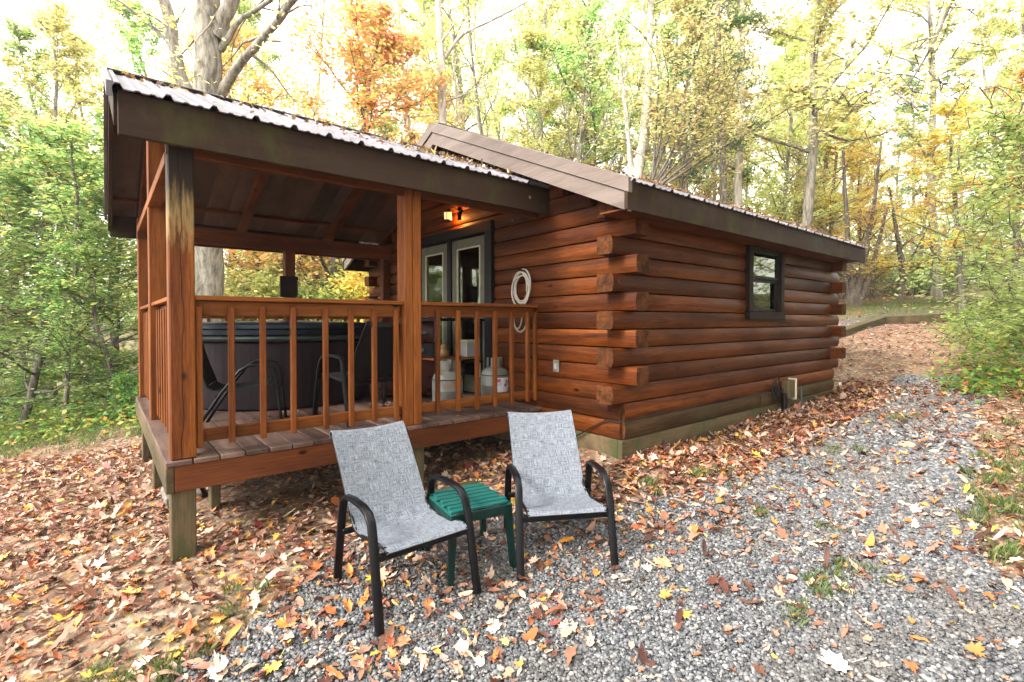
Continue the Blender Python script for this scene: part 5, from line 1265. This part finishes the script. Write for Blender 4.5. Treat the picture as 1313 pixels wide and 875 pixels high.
skeleton_tree('clump_tree', 'dark multi stemmed tree clump at the edge of the clearing past the cabin', [
  [(1094, 396, 17, .26), (1094, 375, 17, .14), (1088, 340, 17, .10), (1086, 280, 17, .07), (1080, 180, 17, .04)], [(1092, 392, 17, .2), (1100, 365, 17, .10), (1108, 330, 17, .09), (1120, 270, 17, .06), (1130, 180, 17, .03)],
  [(1096, 392, 17, .2), (1108, 372, 17, .11), (1118, 345, 17, .08), (1124, 320, 17, .06), (1140, 260, 17, .03)], [(1090, 388, 17, .1), (1082, 360, 17, .08), (1078, 310, 17, .05)]], MAT['barkdark'], MAT['lf_rust'], 10, 20, .11, 9, .45)
skeleton_tree('dark_trunk_tree', 'short dark trunked tree in the middle of the far clearing edge', [[(1155, 386, 22, .2), (1156, 362, 22, .15), (1158, 345, 22, .13), (1150, 300, 22, .08), (1140, 240, 22, .04)], [(1158, 350, 22, .06), (1175, 320, 22, .04), (1190, 290, 22, .03)]], MAT['barkdark'], MAT['lf_yg'], 12, 26, .12, 10, .5)
# branch hanging in from a tree standing outside the picture on the right
skeleton_tree('overhanging_tree', 'tree at the right whose thin branch hangs into the upper right corner', [
  [(1700, 480, 5.5, .13), (1690, 200, 5.5, .11), (1660, -100, 5.3, .09), (1500, -220, 5.0, .05), (1330, -160, 4.9, .028), (1250, -60, 4.8, .018), (1221, 0, 4.8, .014), (1195, 60, 4.8, .011), (1172, 98, 4.8, .009)],
  [(1172, 98, 4.8, .008), (1155, 118, 4.8, .006), (1130, 130, 4.8, .004), (1105, 135, 4.8, .002)], [(1172, 98, 4.8, .007), (1150, 95, 4.8, .005), (1125, 105, 4.8, .003)], [(1172, 98, 4.8, .006), (1190, 108, 4.8, .004), (1205, 110, 4.8, .002)]], MAT['barkdark'], MAT['lf_yg'], 8, 7, .075, 12, .22, sublen=.5)
skeleton_tree('bright_sapling', 'sapling with bright green sprays at the right edge of the drive', [
  [(1430, 560, 6.2, .05), (1420, 420, 6.2, .04), (1390, 300, 6.2, .03), (1340, 200, 6.0, .02)], [(1415, 400, 6.2, .02), (1350, 340, 6.0, .015), (1280, 330, 5.9, .009), (1225, 345, 5.8, .004)],
  [(1400, 330, 6.2, .02), (1340, 260, 6., .014), (1270, 235, 5.9, .008), (1215, 240, 5.8, .004)], [(1420, 420, 6.2, .02), (1350, 390, 6., .012), (1290, 385, 5.9, .008), (1250, 395, 5.8, .003)], [(1370, 240, 6.1, .015), (1310, 170, 6., .01), (1270, 150, 5.9, .004)]], MAT['barkdark'], MAT['lf_pale'], 16, 30, .07, 13, .22, sublen=.7)

# undergrowth on the left bank and behind the cabin: uncountable ground cover
def undergrowth():
    u = rnd.uniform; C = []
    for _ in range(1500):
        a, d = u(-90, 620), u(6.8, 16) 
        x, y = at(a, d)
        if x > -3.2 and y < 6.0: continue
        if y < 5.6-.1*x: continue
        if -.5 < x < 5.2 and y < 5.3: continue
        z = g1(x, y); h = u(.15, .7)
        n = 16; h *= .75; c = np.array([x, y, z+h*.5])+np.random.RandomState(rnd.randrange(9999)).randn(n, 3)*np.array([.22, .22, h*.33]); C.append(c)
    for _ in range(420):
        x, y = at(u(1225, 1340), u(5.5, 13))
        z = g1(x, y); h = u(.1, .4); C.append(np.array([x, y, z+h*.5])+np.random.RandomState(rnd.randrange(9999)).randn(16, 3)*np.array([.16, .16, h*.33]))
    C = np.concatenate(C); V, Fl = leaf_cloud(C, .07, np.random.RandomState(5), .4)
    tag(fastmesh('undergrowth', V, Fl, leafmat('undergrowth_leaves', [(0, (.06, .15, .025)), (.5, (.15, .26, .045)), (.8, (.33, .34, .06)), (1, (.5, .25, .06))], .45, 0)), kind='stuff')
undergrowth()
def far_wood():
    """distant tree mass closing the view between the trunks"""
    rs = np.random.RandomState(77); C = []
    for i in range(420):
        bx = rs.uniform(-200, 1550); d = rs.uniform(50, 75); x, y = at(bx, d)
        hmax = 7+4*rs.rand() if bx > 600 else 4.5+2.5*rs.rand()
        z = g1(x, y); n = 170
        C.append(np.array([x, y, z+hmax*.5])+rs.randn(n, 3)*np.array([2.2, 2.2, hmax*.33]))
    C = np.concatenate(C); V, Fl = leaf_cloud(C, .5, rs, .3)
    tag(fastmesh('far_woodland', V, Fl, leafmat('far_leaves', [(0, (.12, .18, .05)), (.5, (.26, .30, .08)), (.8, (.42, .38, .1)), (1, (.45, .24, .08))], .5, 0)), kind='stuff')
far_wood()

hm = bpy.data.materials.new('haze_air'); hm.use_nodes = True; nt = hm.node_tree; nt.nodes.clear()
ho = nt.nodes.new('ShaderNodeOutputMaterial'); hv = nt.nodes.new('ShaderNodeVolumePrincipled'); hv.inputs['Color'].default_value = (.96, .97, 1, 1); hv.inputs['Density'].default_value = HAZE; hv.inputs['Anisotropy'].default_value = .3
nt.links.new(hv.outputs[0], ho.inputs['Volume'])
if HAZE: tag(MB().box(-265, 305, -65, 325, -14, 40, ch=0).build('haze', hm), kind='stuff')  # thin scattering volume added to wash the trees pale, as lens bloom does
# ------------------------------------------------------------------ world & light
EXPO = 2.32
w = bpy.data.worlds.new('World'); S.world = w; w.use_nodes = True; nt = w.node_tree; nt.nodes.clear()
sk = nt.nodes.new('ShaderNodeTexSky'); sk.sky_type = 'NISHITA'; sk.sun_disc = False
SUN_EL, SUN_AZ = math.radians(38), math.radians(174)     # direction the light comes from, measured from +x towards +y
sk.sun_elevation = SUN_EL; sk.sun_rotation = PI/2-SUN_AZ; sk.air_density = 1.0; sk.dust_density = 4.0; sk.ozone_density = 1.0
hs = nt.nodes.new('ShaderNodeHueSaturation'); hs.inputs['Saturation'].default_value = .18; nt.links.new(sk.outputs[0], hs.inputs['Color'])
mx = nt.nodes.new('ShaderNodeMix'); mx.data_type = 'RGBA'; mx.inputs[0].default_value = .6; nt.links.new(hs.outputs[0], mx.inputs[6]); mx.inputs[7].default_value = (9.3, 9.1, 8.8, 1)   # cloud layer
bg = nt.nodes.new('ShaderNodeBackground'); bg.inputs['Strength'].default_value = .12; wo = nt.nodes.new('ShaderNodeOutputWorld')
nt.links.new(mx.outputs[2], bg.inputs[0]); nt.links.new(bg.outputs[0], wo.inputs[0])
sl = bpy.data.lights.new('sun', 'SUN'); sl.energy = 1.5; sl.angle = math.radians(14); sl.color = (1, .95, .88)
so = bpy.data.objects.new('sun', sl); COL.objects.link(so)
dv = Vector((math.cos(SUN_EL)*math.cos(SUN_AZ), math.cos(SUN_EL)*math.sin(SUN_AZ), math.sin(SUN_EL)))
so.rotation_euler = (-dv).to_track_quat('-Z', 'Y').to_euler()
S.view_settings.view_transform = 'Standard'; S.view_settings.look = 'None'; S.view_settings.exposure = EXPO; S.view_settings.gamma = 1; S.view_settings.use_curve_mapping = False
S.cycles.max_bounces = 6; S.cycles.transparent_max_bounces = 8; S.cycles.diffuse_bounces = 3
S.cycles.use_denoising = True
print('trees', cnt, 'objects', len(bpy.data.objects))
